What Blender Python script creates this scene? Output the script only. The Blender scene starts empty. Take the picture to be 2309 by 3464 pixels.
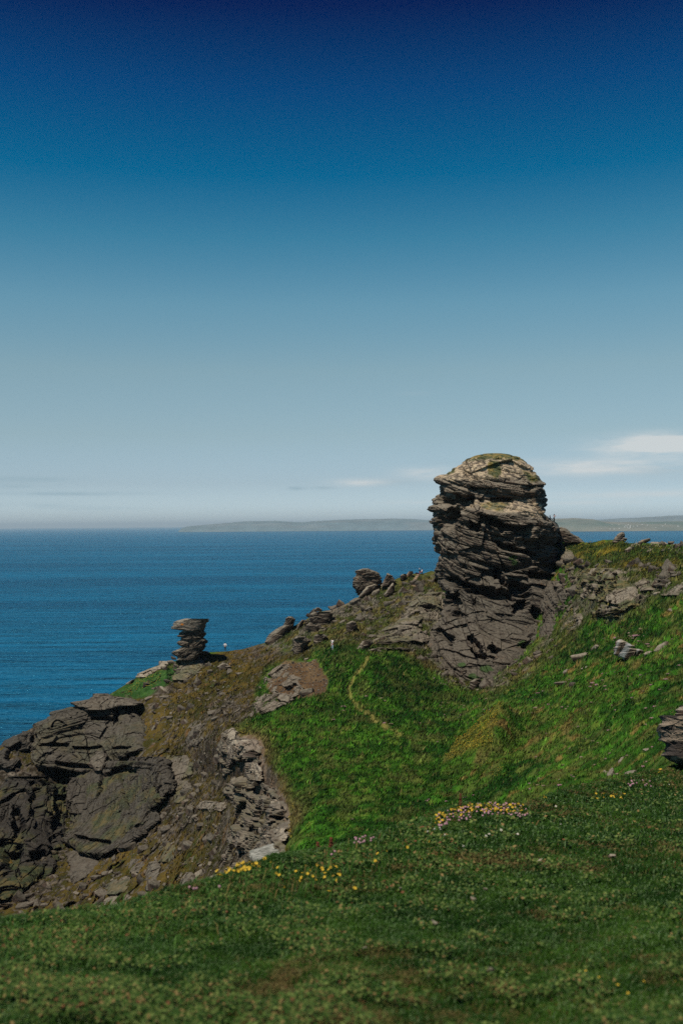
import bpy, bmesh, math, random
import numpy as np
from mathutils import Matrix, Vector

# ------------------------------------------------------------------ camera, sky, sun
S = bpy.context.scene
W0, H0, FPX = 2309.0, 3464.0, 3464 * 35 / 36.0
PITCH, ROLL = math.atan(43 / FPX), 0.0074
Fw = Vector((0, math.cos(PITCH), math.sin(PITCH)))
Up = Vector((ROLL, -math.sin(PITCH), math.cos(PITCH))).normalized()
Rt = Fw.cross(Up).normalized(); Up = Rt.cross(Fw).normalized()
cam = bpy.data.objects.new('camera', bpy.data.cameras.new('camera'))
S.collection.objects.link(cam)
cam.matrix_world = Matrix(((Rt.x, Up.x, -Fw.x, 0), (Rt.y, Up.y, -Fw.y, 0), (Rt.z, Up.z, -Fw.z, 0), (0, 0, 0, 1)))
cam.data.sensor_fit = 'VERTICAL'; cam.data.sensor_height = 36; cam.data.lens = 35
cam.data.clip_start = 0.1; cam.data.clip_end = 120000
cam.data.dof.use_dof = True; cam.data.dof.focus_distance = 130; cam.data.dof.aperture_fstop = 2.8
S.camera = cam
S.view_settings.view_transform = 'Standard'; S.view_settings.look = 'None'
S.view_settings.exposure = 0.0; S.view_settings.gamma = 1.0
SUN_EL, SUN_AZ = math.radians(61), math.radians(-136)      # azimuth clockwise from +Y (the view direction)
sd = Vector((math.sin(SUN_AZ) * math.cos(SUN_EL), math.cos(SUN_AZ) * math.cos(SUN_EL), math.sin(SUN_EL)))
sun = bpy.data.objects.new('sun', bpy.data.lights.new('sun', 'SUN'))
S.collection.objects.link(sun)
sun.data.energy = 4.4; sun.data.angle = math.radians(0.5); sun.data.color = (1.0, 0.93, 0.83)
sun.rotation_euler = sd.to_track_quat('Z', 'Y').to_euler()
wd = bpy.data.worlds.new('World'); S.world = wd; wd.use_nodes = True
nt = wd.node_tree; nt.nodes.clear()
def N(t, typ, **kw):
    n = t.nodes.new(typ)
    for k, v in kw.items(): setattr(n, k, v)
    return n
sky = N(nt, 'ShaderNodeTexSky', sky_type='NISHITA', sun_disc=False, sun_elevation=SUN_EL, sun_rotation=SUN_AZ,
        altitude=60, air_density=1.0, dust_density=0.4, ozone_density=2.0)
bg = N(nt, 'ShaderNodeBackground'); bg.inputs[1].default_value = 0.1
wo = N(nt, 'ShaderNodeOutputWorld')
tc = N(nt, 'ShaderNodeTexCoord'); sx = N(nt, 'ShaderNodeSeparateXYZ')
nt.links.new(tc.outputs['Generated'], sx.inputs[0])
def ramp(t, stops, fac, interp='LINEAR'):
    r = N(t, 'ShaderNodeValToRGB'); r.color_ramp.interpolation = interp
    e = r.color_ramp.elements
    while len(e) < len(stops): e.new(0.5)
    for el, (p, c) in zip(e, stops):
        el.position = p; el.color = (*c, 1)
    t.links.new(fac, r.inputs[0]); return r
SKYR = [(0.0, (0.8351, 1.0338, 1.4205)), (0.0175, (0.8351, 1.0338, 1.4205)), (0.0415, (0.6928, 0.8065, 1.0309)), (0.0893, (0.7491, 0.813, 0.8245)), (0.153, (0.7963, 0.8873, 0.7831)), (0.2164, (0.5902, 0.8931, 0.818)), (0.2773, (0.2315, 0.7339, 0.7594)), (0.332, (0.002, 0.515, 0.676)), (0.4023, (0.002, 0.2729, 0.5193)), (0.4661, (0.002, 0.0685, 0.2633)), (1.0, (0.0016, 0.0548, 0.2106))]
#SKYCAL
rp = ramp(nt, SKYR, sx.outputs['Z'])
mul = N(nt, 'ShaderNodeMixRGB', blend_type='MULTIPLY'); mul.inputs[0].default_value = 1
nt.links.new(sky.outputs[0], mul.inputs[1]); nt.links.new(rp.outputs[0], mul.inputs[2])
# thin cloud banks near the horizon: noise on the sky direction, squeezed in elevation
CLOUDS = [(2240,1504,140,26,1.5,1),(2290,1478,120,12,.5,0),(2030,1578,230,26,.62,1),(2250,1590,160,16,.5,0),(1462,1600,85,18,.6,1),(1540,1562,70,8,.6,0),(1230,1632,85,11,.6,1),(1330,1632,70,10,.5,0),(1002,1652,24,6,.5,0),(1095,1650,36,5,.45,0),
          (70,1620,115,9,.75,0),(40,1645,90,7,.4,0),(220,1669,210,6,.65,0),(90,1712,150,9,.3,0),(330,1720,150,6,.2,0),(2200,1672,260,12,.45,1),(2050,1700,200,6,.3,1),(1400,1700,90,6,.35,1),(1400,1330,50,7,.25,0)]
def sky_clouds(base):
    # banks of cloud hang in given directions of the sky, their edges broken by noise
    mp = N(nt, 'ShaderNodeMapping'); mp.inputs['Scale'].default_value = (9, 9, 60); nt.links.new(tc.outputs['Generated'], mp.inputs[0])
    nz = N(nt, 'ShaderNodeTexNoise'); nz.inputs['Scale'].default_value = 1.6; nz.inputs['Detail'].default_value = 8; nz.inputs['Roughness'].default_value = .6
    nt.links.new(mp.outputs[0], nz.inputs['Vector'])
    nb = mth(nt, 'SUBTRACT', nz.outputs['Fac'], .5)
    def layer(kind, base, col):
        tot = None
        for X, Y, rx, ry, am, kd in CLOUDS:
            if kd != kind: continue
            dx, dz = (X - 1154.5) / 3368, (1775 - Y + (X - 1154) * -.0074) / 3368; n = math.sqrt(1 + dx * dx + dz * dz); dx /= n; dz /= n
            u = mth(nt, 'MULTIPLY', mth(nt, 'SUBTRACT', sx.outputs['X'], dx), 3368 / rx); v = mth(nt, 'MULTIPLY', mth(nt, 'SUBTRACT', sx.outputs['Z'], dz), 3368 / ry)
            r2 = mth(nt, 'ADD', mth(nt, 'MULTIPLY', u, u), mth(nt, 'MULTIPLY', v, v)); e_ = mth(nt, 'POWER', 2.718, mth(nt, 'MULTIPLY', r2, -.8))
            e_ = mth(nt, 'MULTIPLY', e_, am); tot = e_ if tot is None else mth(nt, 'ADD', tot, e_)
        m = mth(nt, 'MULTIPLY', tot, mth(nt, 'MULTIPLY_ADD', nb, 5.0, 1.0)); cl = N(nt, 'ShaderNodeClamp'); nt.links.new(m, cl.inputs[0]); cl.inputs['Max'].default_value = .85
        front = mth(nt, 'GREATER_THAN', sx.outputs['Y'], 0.0)
        mx = N(nt, 'ShaderNodeMixRGB'); nt.links.new(mth(nt, 'MULTIPLY', cl.outputs[0], front), mx.inputs[0]); nt.links.new(base, mx.inputs[1]); mx.inputs[2].default_value = (*col, 1); return mx.outputs[0]
    return layer(1, layer(0, base, (3.3, 4.6, 5.3)), (6.6, 6.9, 6.9))
def mth(t, op, a, b, c=None):
    m = N(t, 'ShaderNodeMath', operation=op)
    for i, v in enumerate((a, b, c)):
        if v is None: continue
        if isinstance(v, (int, float)): m.inputs[i].default_value = v
        else: t.links.new(v, m.inputs[i])
    return m.outputs[0]
nt.links.new(sky_clouds(mul.outputs[0]), bg.inputs[0]); nt.links.new(bg.outputs[0], wo.inputs[0])
S.cycles.use_denoising = False
S.cycles.max_bounces = 5; S.cycles.diffuse_bounces = 2; S.cycles.glossy_bounces = 2; S.cycles.volume_bounces = 0

# ------------------------------------------------------------------ maths helpers
rng = np.random.default_rng(11)
BF, BU, BR = np.array(Fw), np.array(Up), np.array(Rt)
def unproj(X, Y, D):
    """photo pixel + distance along the view axis (metres) -> world point"""
    X, Y, D = np.broadcast_arrays(np.asarray(X, float), np.asarray(Y, float), np.asarray(D, float))
    d = BF + BR * ((X - W0 / 2) / FPX)[..., None] - BU * ((Y - H0 / 2) / FPX)[..., None]
    return d / d[..., 1:2] * D[..., None]
def hsh(i, j, k, s=0):
    h = (i.astype(np.int64) * 374761393 + j.astype(np.int64) * 668265263 + k.astype(np.int64) * 2147483647 + s * 974634777) & 0xffffffff
    h = ((h ^ (h >> 13)) * 1274126177) & 0xffffffff
    h = ((h ^ (h >> 16)) * 2246822519) & 0xffffffff
    return ((h ^ (h >> 15)) & 0xffffff) / float(0xffffff)
def vn(p, s=0):
    i = np.floor(p); f = p - i; i = i.astype(np.int64); u = f * f * (3 - 2 * f)
    r = 0
    for a in (0, 1):
        for b in (0, 1):
            for c in (0, 1):
                w = (u[..., 0] if a else 1 - u[..., 0]) * (u[..., 1] if b else 1 - u[..., 1]) * (u[..., 2] if c else 1 - u[..., 2])
                r = r + w * hsh(i[..., 0] + a, i[..., 1] + b, i[..., 2] + c, s)
    return r * 2 - 1
def fbm(p, o=4, s=0, g=0.5):
    r = 0; a = 1; t = 0
    for k in range(o):
        r = r + a * vn(p * (2.03 ** k) + 17.3 * k, s + k); t += a; a *= g
    return r / t
def sm(a, b, x):
    t = np.clip((x - a) / (b - a), 0, 1); return t * t * (3 - 2 * t)
def lerp(a, b, t):
    t = np.asarray(t)[..., None]; return np.asarray(a) * (1 - t) + np.asarray(b) * t
def sdf(poly, X, Y):
    """signed pixel distance to a polygon, positive inside"""
    d = np.full(X.shape, 1e12); ins = np.zeros(X.shape, bool); n = len(poly)
    for i in range(n):
        x0, y0 = poly[i]; x1, y1 = poly[(i + 1) % n]; ex, ey = x1 - x0, y1 - y0
        t = np.clip(((X - x0) * ex + (Y - y0) * ey) / (ex * ex + ey * ey + 1e-9), 0, 1)
        d = np.minimum(d, (X - x0 - t * ex) ** 2 + (Y - y0 - t * ey) ** 2)
        if y0 != y1:
            c = ((y0 > Y) != (y1 > Y)) & (X < (x1 - x0) * (Y - y0) / (y1 - y0) + x0); ins ^= c
    return np.where(ins, 1, -1) * np.sqrt(d)
def pdist(line, X, Y):
    d = np.full(X.shape, 1e12)
    for (x0, y0), (x1, y1) in zip(line, line[1:]):
        ex, ey = x1 - x0, y1 - y0
        t = np.clip(((X - x0) * ex + (Y - y0) * ey) / (ex * ex + ey * ey), 0, 1)
        d = np.minimum(d, (X - x0 - t * ex) ** 2 + (Y - y0 - t * ey) ** 2)
    return np.sqrt(d)
class TPS:
    def __init__(s, pts, k=1000.):
        a = np.array(pts, float); s.k = k; s.p = a[:, :2] / k; v = np.log(a[:, 2]); n = len(a)
        K = s.U(np.linalg.norm(s.p[:, None] - s.p[None], axis=2)) + np.eye(n) * 2e-4
        P = np.c_[np.ones(n), s.p]; A = np.block([[K, P], [P.T, np.zeros((3, 3))]])
        s.w = np.linalg.solve(A, np.r_[v, 0, 0, 0])
    def U(s, r): return np.where(r > 0, r * r * np.log(r + 1e-12), 0)
    def __call__(s, X, Y):
        X, Y = np.broadcast_arrays(np.asarray(X, float), np.asarray(Y, float)); sh = X.shape
        q = np.c_[X.ravel(), Y.ravel()] / s.k; out = s.w[-3] + q @ s.w[-2:]
        for p, w in zip(s.p, s.w[:-3]): out = out + w * s.U(np.hypot(q[:, 0] - p[0], q[:, 1] - p[1]))
        return np.exp(out).reshape(sh)

# ------------------------------------------------------------------ mesh helpers
def link(o, parent=None):
    S.collection.objects.link(o)
    if parent is not None: o.parent = parent
    return o
def tag(o, label=None, cat=None, group=None, kind=None):
    if label: o['label'] = label
    if cat: o['category'] = cat
    if group: o['group'] = group
    if kind: o['kind'] = kind
    return o
def mk(name, V, F, col=None, mat=None, smooth=False):
    """V (n,3), F (m,3|4), col (n,3)"""
    me = bpy.data.meshes.new(name); V = np.ascontiguousarray(V, np.float32); F = np.ascontiguousarray(F, np.int32)
    k = F.shape[1]
    me.vertices.add(len(V)); me.vertices.foreach_set('co', V.ravel())
    me.loops.add(F.size); me.loops.foreach_set('vertex_index', F.ravel())
    me.polygons.add(len(F)); me.polygons.foreach_set('loop_start', np.arange(0, F.size, k, dtype=np.int32))
    me.polygons.foreach_set('use_smooth', np.full(len(F), smooth, bool))
    me.update(calc_edges=True)
    if col is not None:
        ca = me.color_attributes.new('Col', 'FLOAT_COLOR', 'POINT')
        c = np.ones((len(V), 4), np.float32); c[:, :3] = col; ca.data.foreach_set('color', c.ravel())
    if mat: me.materials.append(mat)
    return me
def ob(name, me, parent=None): return link(bpy.data.objects.new(name, me), parent)
def gridF(nr, nc, wrap=False):
    i = np.arange(nr - 1)[:, None]; j = np.arange(nc if wrap else nc - 1)[None]
    j2 = (j + 1) % nc
    a = i * nc + j; b = i * nc + j2; c = (i + 1) * nc + j2; d = (i + 1) * nc + j
    return np.stack(np.broadcast_arrays(a, b, c, d), -1).reshape(-1, 4)
def gnorm(P, wrap=False):
    gu = np.gradient(P, axis=0)
    gv = (np.roll(P, -1, 1) - np.roll(P, 1, 1)) / 2 if wrap else np.gradient(P, axis=1)
    n = np.cross(gv, gu); return n / (np.linalg.norm(n, axis=-1, keepdims=True) + 1e-9)

# ------------------------------------------------------------------ materials
def base_mat(name, rough=0.9, spec=0.2):
    m = bpy.data.materials.new(name); m.use_nodes = True; t = m.node_tree
    b = t.nodes['Principled BSDF']; b.inputs['Roughness'].default_value = rough
    b.inputs['Specular IOR Level'].default_value = spec
    return m, t, b
def attr_mat(name, rough=0.9, spec=0.15, nscale=3.0, namt=0.35, bump=0.0, bscale=4.0, stretch=(1, 1, 1), transl=0.0):
    m, t, b = base_mat(name, rough, spec)
    a = N(t, 'ShaderNodeAttribute', attribute_name='Col')
    g = N(t, 'ShaderNodeTexCoord')
    mp = N(t, 'ShaderNodeMapping'); mp.inputs['Scale'].default_value = stretch; t.links.new(g.outputs['Object'], mp.inputs[0])
    nz = N(t, 'ShaderNodeTexNoise'); nz.inputs['Scale'].default_value = nscale; nz.inputs['Detail'].default_value = 5
    nz.inputs['Roughness'].default_value = 0.65
    t.links.new(mp.outputs[0], nz.inputs['Vector'])
    v = mth(t, 'MULTIPLY_ADD', nz.outputs['Fac'], 2 * namt * 1.6, 1 - namt * 1.6)
    mx = N(t, 'ShaderNodeVectorMath', operation='SCALE'); t.links.new(a.outputs['Color'], mx.inputs[0]); t.links.new(v, mx.inputs['Scale'])
    t.links.new(mx.outputs[0], b.inputs['Base Color'])
    if bump:
        n2 = N(t, 'ShaderNodeTexNoise'); n2.inputs['Scale'].default_value = bscale; n2.inputs['Detail'].default_value = 6
        n2.inputs['Roughness'].default_value = 0.7
        t.links.new(mp.outputs[0], n2.inputs['Vector'])
        bp = N(t, 'ShaderNodeBump'); bp.inputs['Strength'].default_value = 1; bp.inputs['Distance'].default_value = bump
        t.links.new(n2.outputs['Fac'], bp.inputs['Height']); t.links.new(bp.outputs[0], b.inputs['Normal'])
    return m
def plain_mat(name, col, rough=0.8, namt=0.25, nscale=30):
    m, t, b = base_mat(name, rough, 0.3)
    g = N(t, 'ShaderNodeTexCoord'); nz = N(t, 'ShaderNodeTexNoise'); nz.inputs['Scale'].default_value = nscale
    t.links.new(g.outputs['Object'], nz.inputs['Vector'])
    lo = tuple(c * (1 - namt) for c in col); hi = tuple(min(1, c * (1 + namt)) for c in col)
    r = ramp(t, [(0.3, lo), (0.7, hi)], nz.outputs['Fac']); t.links.new(r.outputs[0], b.inputs['Base Color'])
    return m
M_ROCK = attr_mat('layered_rock', 0.85, 0.3, 1.6, 0.30, 0.10, 2.2, (1, 1, 4.5))
M_STONE = attr_mat('loose_stone', 0.85, 0.3, 5, 0.3, 0.03, 7.0, (1, 1, 2))
M_TERR = attr_mat('turf_and_scree', 0.95, 0.1, 1.3, 0.35, 0.12, 2.6)
M_NEAR = attr_mat('near_turf', 0.95, 0.1, 30, 0.5, 0.01, 60)
M_BLADE = attr_mat('grass_blade', 0.7, 0.12, 3, 0.15)
M_TUFT = attr_mat('meadow_tuft', 0.8, 0.15, 0.5, 0.15)
M_YEL = plain_mat('yellow_petals', (0.52, 0.35, 0.03))
M_PINK = plain_mat('pink_petals', (0.40, 0.22, 0.25))
M_WHT = plain_mat('cream_petals', (0.55, 0.52, 0.42))
M_STEM = plain_mat('flower_stem', (0.06, 0.12, 0.03))
M_RED = plain_mat('dock_seed', (0.16, 0.04, 0.02))

# ------------------------------------------------------------------ the lie of the land (pixel, pixel, metres)
CTRL = [
 # skyline from the left to the right
 (-500,2780,150),(0,2535,165),(131,2450,170),(245,2398,176),(367,2358,182),(446,2305,186),(583,2250,190),(704,2206,196),(765,2204,197),
 (895,2176,200),(1042,2095,203),(1170,2045,206),(1291,1972,210),(1431,1941,212),(1476,1935,212),(1700,1870,212),(1880,1812,205),(1976,1836,190),
 (2085,1827,175),(2197,1836,160),(2309,1845,150),(2800,1850,130),
 # left cliff and gully
 (200,2500,170),(350,2600,163),(250,2800,150),(100,2700,152),(0,2900,138),(0,3120,120),(300,3000,125),(500,3000,112),(600,2800,126),
 (550,2600,147),(600,2450,162),(700,2350,172),(800,2260,184),(850,2340,158),(450,2420,176),(-500,3100,115),(680,2620,138),(700,2740,118),
 # slope below the tower and the ridge
 (900,2230,182),(1000,2200,176),(1100,2150,182),(1200,2080,196),(1300,2020,202),(1400,2000,200),(1250,2180,165),(1350,2110,180),
 (1430,2180,165),(1500,2270,156),(1600,2320,150),(1700,2280,152),(1800,2220,152),(1880,2100,160),(1880,1950,180),(1900,1880,188),
 # green saddle and field
 (1060,2240,158),(1124,2203,155),(1000,2290,148),(1250,2260,143),(1180,2350,134),(1000,2400,130),(870,2430,131),(1210,2450,115),(1350,2480,107),
 (1500,2400,125),(1420,2330,138),(1580,2380,132),(900,2500,112),(1050,2550,99),(1250,2600,88),(1000,2620,90),(960,2700,82),(1200,2750,70),(990,2800,72),(1100,2880,57),(985,2880,63),
 # cliff below the field edge
 (775,2480,128),(890,2560,104),(760,2560,124),(790,2640,116),(780,2750,106),(890,2700,95),(900,2800,85),(760,2900,96),(700,3000,92),(900,2960,68),
 # right slope
 (2100,2200,105),(2300,2100,100),(2300,1980,114),(2050,1940,146),(2000,2130,132),(1900,2200,136),(2200,1950,135),(2300,2400,60),(2200,2600,43),(2309,2560,39),(2000,2500,72),
 (1700,2400,106),(1700,2600,76),(1560,2560,90),(1640,2490,91),(1690,2436,93),(1740,2520,88),(1900,2700,48),(1700,2750,58),(1500,2800,60),(1900,2350,100),(2050,2350,84),(1850,2550,76),(2800,2300,60),(2800,2600,33),
 # hidden behind the near bank
 (0,3450,95),(700,3300,70),(1000,3200,48),(1300,3050,42),(1700,2980,33),(2000,2880,31),(2309,2830,27),(-500,3500,85),(2800,2800,22)]
DM = TPS(CTRL)
SKYL = np.array([(-500,2780),(0,2535),(41,2496),(73,2484),(131,2450),(178,2425),(245,2398),(300,2375),(367,2352),(415,2322),(446,2303),(500,2263),(538,2250),(583,2240),(640,2222),(704,2206),
 (765,2204),(825,2196),(895,2175),(972,2130),(1029,2100),(1074,2070),(1128,2062),(1170,2043),(1202,2026),(1291,1972),(1335,1960),(1393,1940),(1431,1940),(1457,1931),(1476,1934),
 (1600,1900),(1800,1830),(1880,1806),(1976,1835),(2001,1836),(2038,1826),(2085,1826),(2122,1838),(2154,1838),(2197,1838),(2257,1841),(2309,1846),(2800,1850)], float)
NCT = [(0,3464,3.2),(1150,3464,3.2),(2309,3464,3.2),(0,3130,5.6),(340,3085,6.0),(780,2952,7.2),(1150,3100,5.5),(1150,2860,8.6),(1430,2768,10.4),(1660,2722,12.8),(1914,2673,16.0),(2309,2584,23),
 (2309,2900,8.6),(1800,2900,8.2),(2309,3150,5.3),(700,3250,4.4),(1800,3250,4.5),(1600,3000,6.7),(-700,3350,5.0),(-700,3900,2.3),(3000,2500,30),(3000,3400,3.5),(3000,4000,2.2),(1150,4100,2.1),(2000,2760,12.5)]
DN = TPS(NCT)
LIP = np.array([(-700,3300),(-300,3190),(0,3130),(340,3085),(648,3006),(780,2956),(1030,2896),(1250,2838),(1430,2772),(1560,2728),(1767,2728),(1914,2676),(2309,2586),(3000,2470)], float)

OLIVE = [(-600,2500),(200,2390),(450,2290),(700,2210),(900,2170),(1060,2190),(1050,2225),(900,2262),(870,2330),(860,2425),(780,2470),(830,2520),(900,2560),(950,2650),(985,2760),(960,2850),(990,2900),(970,3100),(-600,3600)]
RIDGE = [(880,2180),(1050,2060),(1200,2010),(1300,1950),(1480,1915),(1520,2100),(1560,2290),(1450,2280),(1330,2200),(1200,2190),(1080,2200),(960,2215)]
SCAR = [(960,2245),(1010,2238),(1069,2240),(1085,2268),(1110,2301),(1100,2342),(1028,2356),(950,2380),(900,2330),(925,2270)]
EDGE = [(805,2490),(870,2500),(896,2525),(890,2560),(905,2640),(950,2680),(985,2760),(960,2800),(900,2740),(850,2620)]
RTOP = [(1890,1850),(2000,1830),(2120,1830),(2240,1850),(2309,1900),(2240,1960),(2100,1930),(1960,1930),(1890,1900)]
YHUMP = [(1500,2580),(1540,2520),(1600,2475),(1690,2428),(1700,2445),(1672,2500),(1660,2560),(1600,2582)]
PATH = [(1245,2228),(1222,2262),(1196,2300),(1180,2335),(1188,2362),(1215,2400),(1270,2440),(1330,2474),(1385,2510)]
PATH2 = [(1415,1942),(1400,1962),(1395,1980),(1415,1990),(1428,1996)]
GTOP = [(370,2352),(450,2300),(560,2262),(620,2250),(600,2300),(500,2365),(420,2368)]
HOLE = [(1620,2470),(1700,2440),(1790,2480),(1720,2560),(1700,2640),(1640,2600)]
APRON = [(1400,2170),(1560,2280),(1650,2310),(1790,2225),(1880,2130),(1930,2040),(1920,1940),(1880,1850),(1960,1870),(2010,1900),(2309,1900),(2309,1990),(2230,2020),(2160,2080),(2060,2110),(1990,2100),(1930,2180),(1830,2262),(1690,2352),(1540,2335),(1400,2250)]
def terr_col(X, Y, P):
    n1 = fbm(P / [2.6, 5.0, 3.0], 4, 3); n2 = fbm(P / [9, 14, 9.], 3, 9); n3 = vn(P * [0.9, .6, 1.], 21); n4 = fbm(P * 1.3, 3, 31)
    jx = n2 * 14 + n1 * 9
    dk, gr, lt, st, pk = (.011, .048, .004), (.042, .125, .009), (.120, .190, .022), (.20, .125, .038), (.20, .13, .11)
    c = lerp(dk, gr, sm(-.45, .25, n1 + .5 * n2)); c = lerp(c, lt, sm(.05, .6, n4 + .2 * n2) * .8); c = lerp(c, dk, sm(.1, .5, vn(P * [1.2, .8, 1.5], 27) - .3 * n4) * .6)
    c = c * (1 + .55 * vn(P * [2.0, 1.2, 3.0], 41) + .3 * vn(P * [4.5, 3, 5.0], 42))[..., None]; c = np.clip(c * (1 + .30 * fbm(P / [5, 9, 5.], 3, 44))[..., None], .003, 1)
    slope = sm(1250, 1750, X + (Y - 2300) * -.2)
    straw = sm(.34, .62, n3 * .5 + n1 * .6 + .22 * slope + .1 * n2)
    straw = straw * sm(-.35, .35, vn(P * [1.6, 1.1, 2.], 22) + .5 * n4); c = lerp(c, st, straw * (.45 + .40 * slope)); c = lerp(c, (.095, .105, .026), sm(.0, .4, vn(P * [.7, .5, 1.], 24) * .7 + n4 * .5) * .6)
    c = lerp(c, (.10, .085, .022), sm(.0, .5, n2 + n4 * .4) * .28 * slope)
    # brown crest where the turf breaks above the cliff
    e = sdf(EDGE, X + jx, Y); c = lerp(c, (.13, .085, .035), sm(-60, -5, e + 14 * n1) * .75)
    # olive gully and left headland
    o = sm(-8, 14, sdf(OLIVE, X + jx * .6, Y))
    oc = lerp((.034, .031, .006), (.098, .067, .014), sm(-.4, .5, n1)); oc = lerp(oc, (.030, .050, .010), sm(.1, .6, n4 - .3 * n2) * .8)
    oc = lerp(oc, (.17, .085, .03), sm(.5, .9, n3 + n4 * .5) * .6); n5 = vn(P * 2.3, 33); oc = lerp(oc, lerp((.024, .018, .014), (.12, .10, .078), sm(-.3, .6, n5)), sm(-.02, .22, n2 + n4 * .7 + .3 * n5) * .85)
    c = lerp(c, oc, o)
    r = np.maximum(sm(-10, 14, sdf(RIDGE, X + jx * .6, Y)), .72 * sm(-12, 14, sdf(APRON, X + jx * .8, Y + n1 * 8)))
    rc = lerp((.060, .070, .015), (.14, .105, .035), sm(-.3, .5, n1)); rc = lerp(rc, (.025, .060, .010), sm(.0, .5, n4) * .8)
    rc = lerp(rc, (.17, .145, .12), sm(.1, .4, n3 * .6 + n2 * .6) * .7)
    c = lerp(c, rc, r)
    t = sm(-10, 10, sdf(RTOP, X + jx * .3, Y)); tcx = lerp((.035, .055, .010), (.17, .13, .014), sm(-.1, .5, n1)); tcx = lerp(tcx, (.12, .08, .035), sm(.2, .6, n4) * .6)
    c = lerp(c, tcx, t * .85)
    g = sm(-6, 8, sdf(GTOP, X, Y)); c = lerp(c, lerp((.02, .06, .012), (.045, .10, .022), sm(-.3, .4, n4)), g)
    s = sm(-7, 4, sdf(SCAR, X + n4 * 7, Y + n3 * 6)); sc = lerp((.085, .050, .024), (.15, .10, .05), sm(-.3, .5, n1 + .4 * n4))
    c = lerp(c, sc, s); s2 = sm(-6, 5, sdf(EDGE, X + n4 * 8, Y + n3 * 6)); c = lerp(c, lerp((.11, .075, .045), (.22, .165, .12), sm(-.3, .5, n4)), s2)
    y = sm(-8, 8, sdf(YHUMP, X + n1 * 10, Y)); c = lerp(c, (.13, .115, .020), y * .55)
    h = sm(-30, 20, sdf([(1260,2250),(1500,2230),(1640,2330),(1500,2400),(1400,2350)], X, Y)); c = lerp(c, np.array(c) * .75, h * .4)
    p1 = 1 - sm(2, 10, pdist(PATH, X + n1 * 8 + n4 * 5, Y) + 2.5 * n4); c = lerp(c, (.21, .18, .05), p1 * np.clip(.75 + .4 * n4, 0, 1))
    p2 = 1 - sm(2.5, 5, pdist(PATH2, X + n1 * 2, Y)); c = lerp(c, (.26, .18, .12), p2)
    return np.clip(c, 0.002, 1), o, r

# relief of bedded rock: protrusion in metres, hard steps between beds and joint blocks
def bed_axes(dip, az):
    """dip (deg, positive = beds go down towards the right), az tilts the beds towards the viewer"""
    a, b = math.radians(dip), math.radians(az)
    n = np.array([math.sin(a), -math.sin(b), math.cos(a) * math.cos(b)]); n /= np.linalg.norm(n)
    t1 = np.cross([0, 1, 0], n); t1 /= np.linalg.norm(t1); return n, t1, np.cross(n, t1)
def facets(p, size, s=0, tilt=.5):
    q = p / size; b = np.floor(q).astype(np.int64); best = np.full(p.shape[:-1], 9.); val = np.zeros(p.shape[:-1]); tn = np.zeros(p.shape[:-1])
    for i in (-1, 0, 1):
        for j in (-1, 0, 1):
            for k in (-1, 0, 1):
                a, c, d = b[..., 0] + i, b[..., 1] + j, b[..., 2] + k
                h1 = hsh(a, c, d, s + 1); h2 = hsh(a, c, d, s + 2); h3 = hsh(a, c, d, s + 3)
                dx, dy, dz = q[..., 0] - a - h1, q[..., 1] - c - h2, q[..., 2] - d - h3
                r_ = dx * dx + dy * dy + dz * dz; m = r_ < best; best = np.where(m, r_, best)
                v = (h1 + h3 - 1) * 1.0 + tilt * (dx * (h2 - .5) * 4 + dz * (h1 - .35) * 3.2)
                val = np.where(m, v, val); tn = np.where(m, h2 - .5, tn)
    return val, tn
def strata(p, dip=0, az=10, amp=1.0, s=0, th=((3.0, 7, 1.0), (1.1, 3.2, .5), (.42, 1.8, .24), (.17, 1.0, .10))):
    n, t1, t2 = bed_axes(dip, az)
    w = np.stack([fbm(p / 9, 3, s + 1), fbm(p / 9, 3, s + 2), fbm(p / 7, 3, s + 3)], -1)
    q = p + w * .35; sB = q @ n; a = q @ t1; b = q @ t2; tot = 0; tone = 0
    for m, (h, wd_, am) in enumerate(th):
        u = sB / h + .12 * vn(np.stack([a / wd_ / 1.5, b / wd_ / 1.5, sB * 0 + m], -1), s + 5); k = np.floor(u); fr = u - k
        z0 = k * 0
        a2 = a / wd_ + hsh(k, z0, z0, s + 7) * 9 + .3 * u; ca = np.floor(a2); fa = a2 - ca
        cb = np.floor(b / wd_ + hsh(k, z0, z0, s + 8) * 9)
        hv = hsh(k, ca, cb, s + 10 + m); hl = hsh(k, z0, z0, s + 40 + m)
        v = (hv * .68 + hl * .32 - .5) * 2.3
        edge = sm(0, .14, fr) * sm(0, .08, 1 - fr); je = sm(0, .035, fa)
        tot = tot + am * v - am * .55 * (1 - edge) * (.4 + hl) - am * .35 * (1 - je)
        tone = tone + (hl - .5 + .4 * (hv - .5)) * (.7, .7, .7, .6)[min(m, 3)]
    tot = tot + .16 * fbm(p / 1.5, 4, s + 60)
    h0 = th[0][0]; f1, g1 = facets(np.stack([a, b, sB], -1), np.array([1.5, 1.5, .8]) * h0, s + 90); f2, g2 = facets(np.stack([a, b, sB], -1), np.array([.55, .55, .27]) * h0, s + 95)
    tot = tot * (.4 if h0 < 2 else .55) + th[0][2] * (.82 * f1 + .30 * f2); tone = tone * .8 + .7 * g1 + .5 * g2
    return tot * amp, tone
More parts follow.
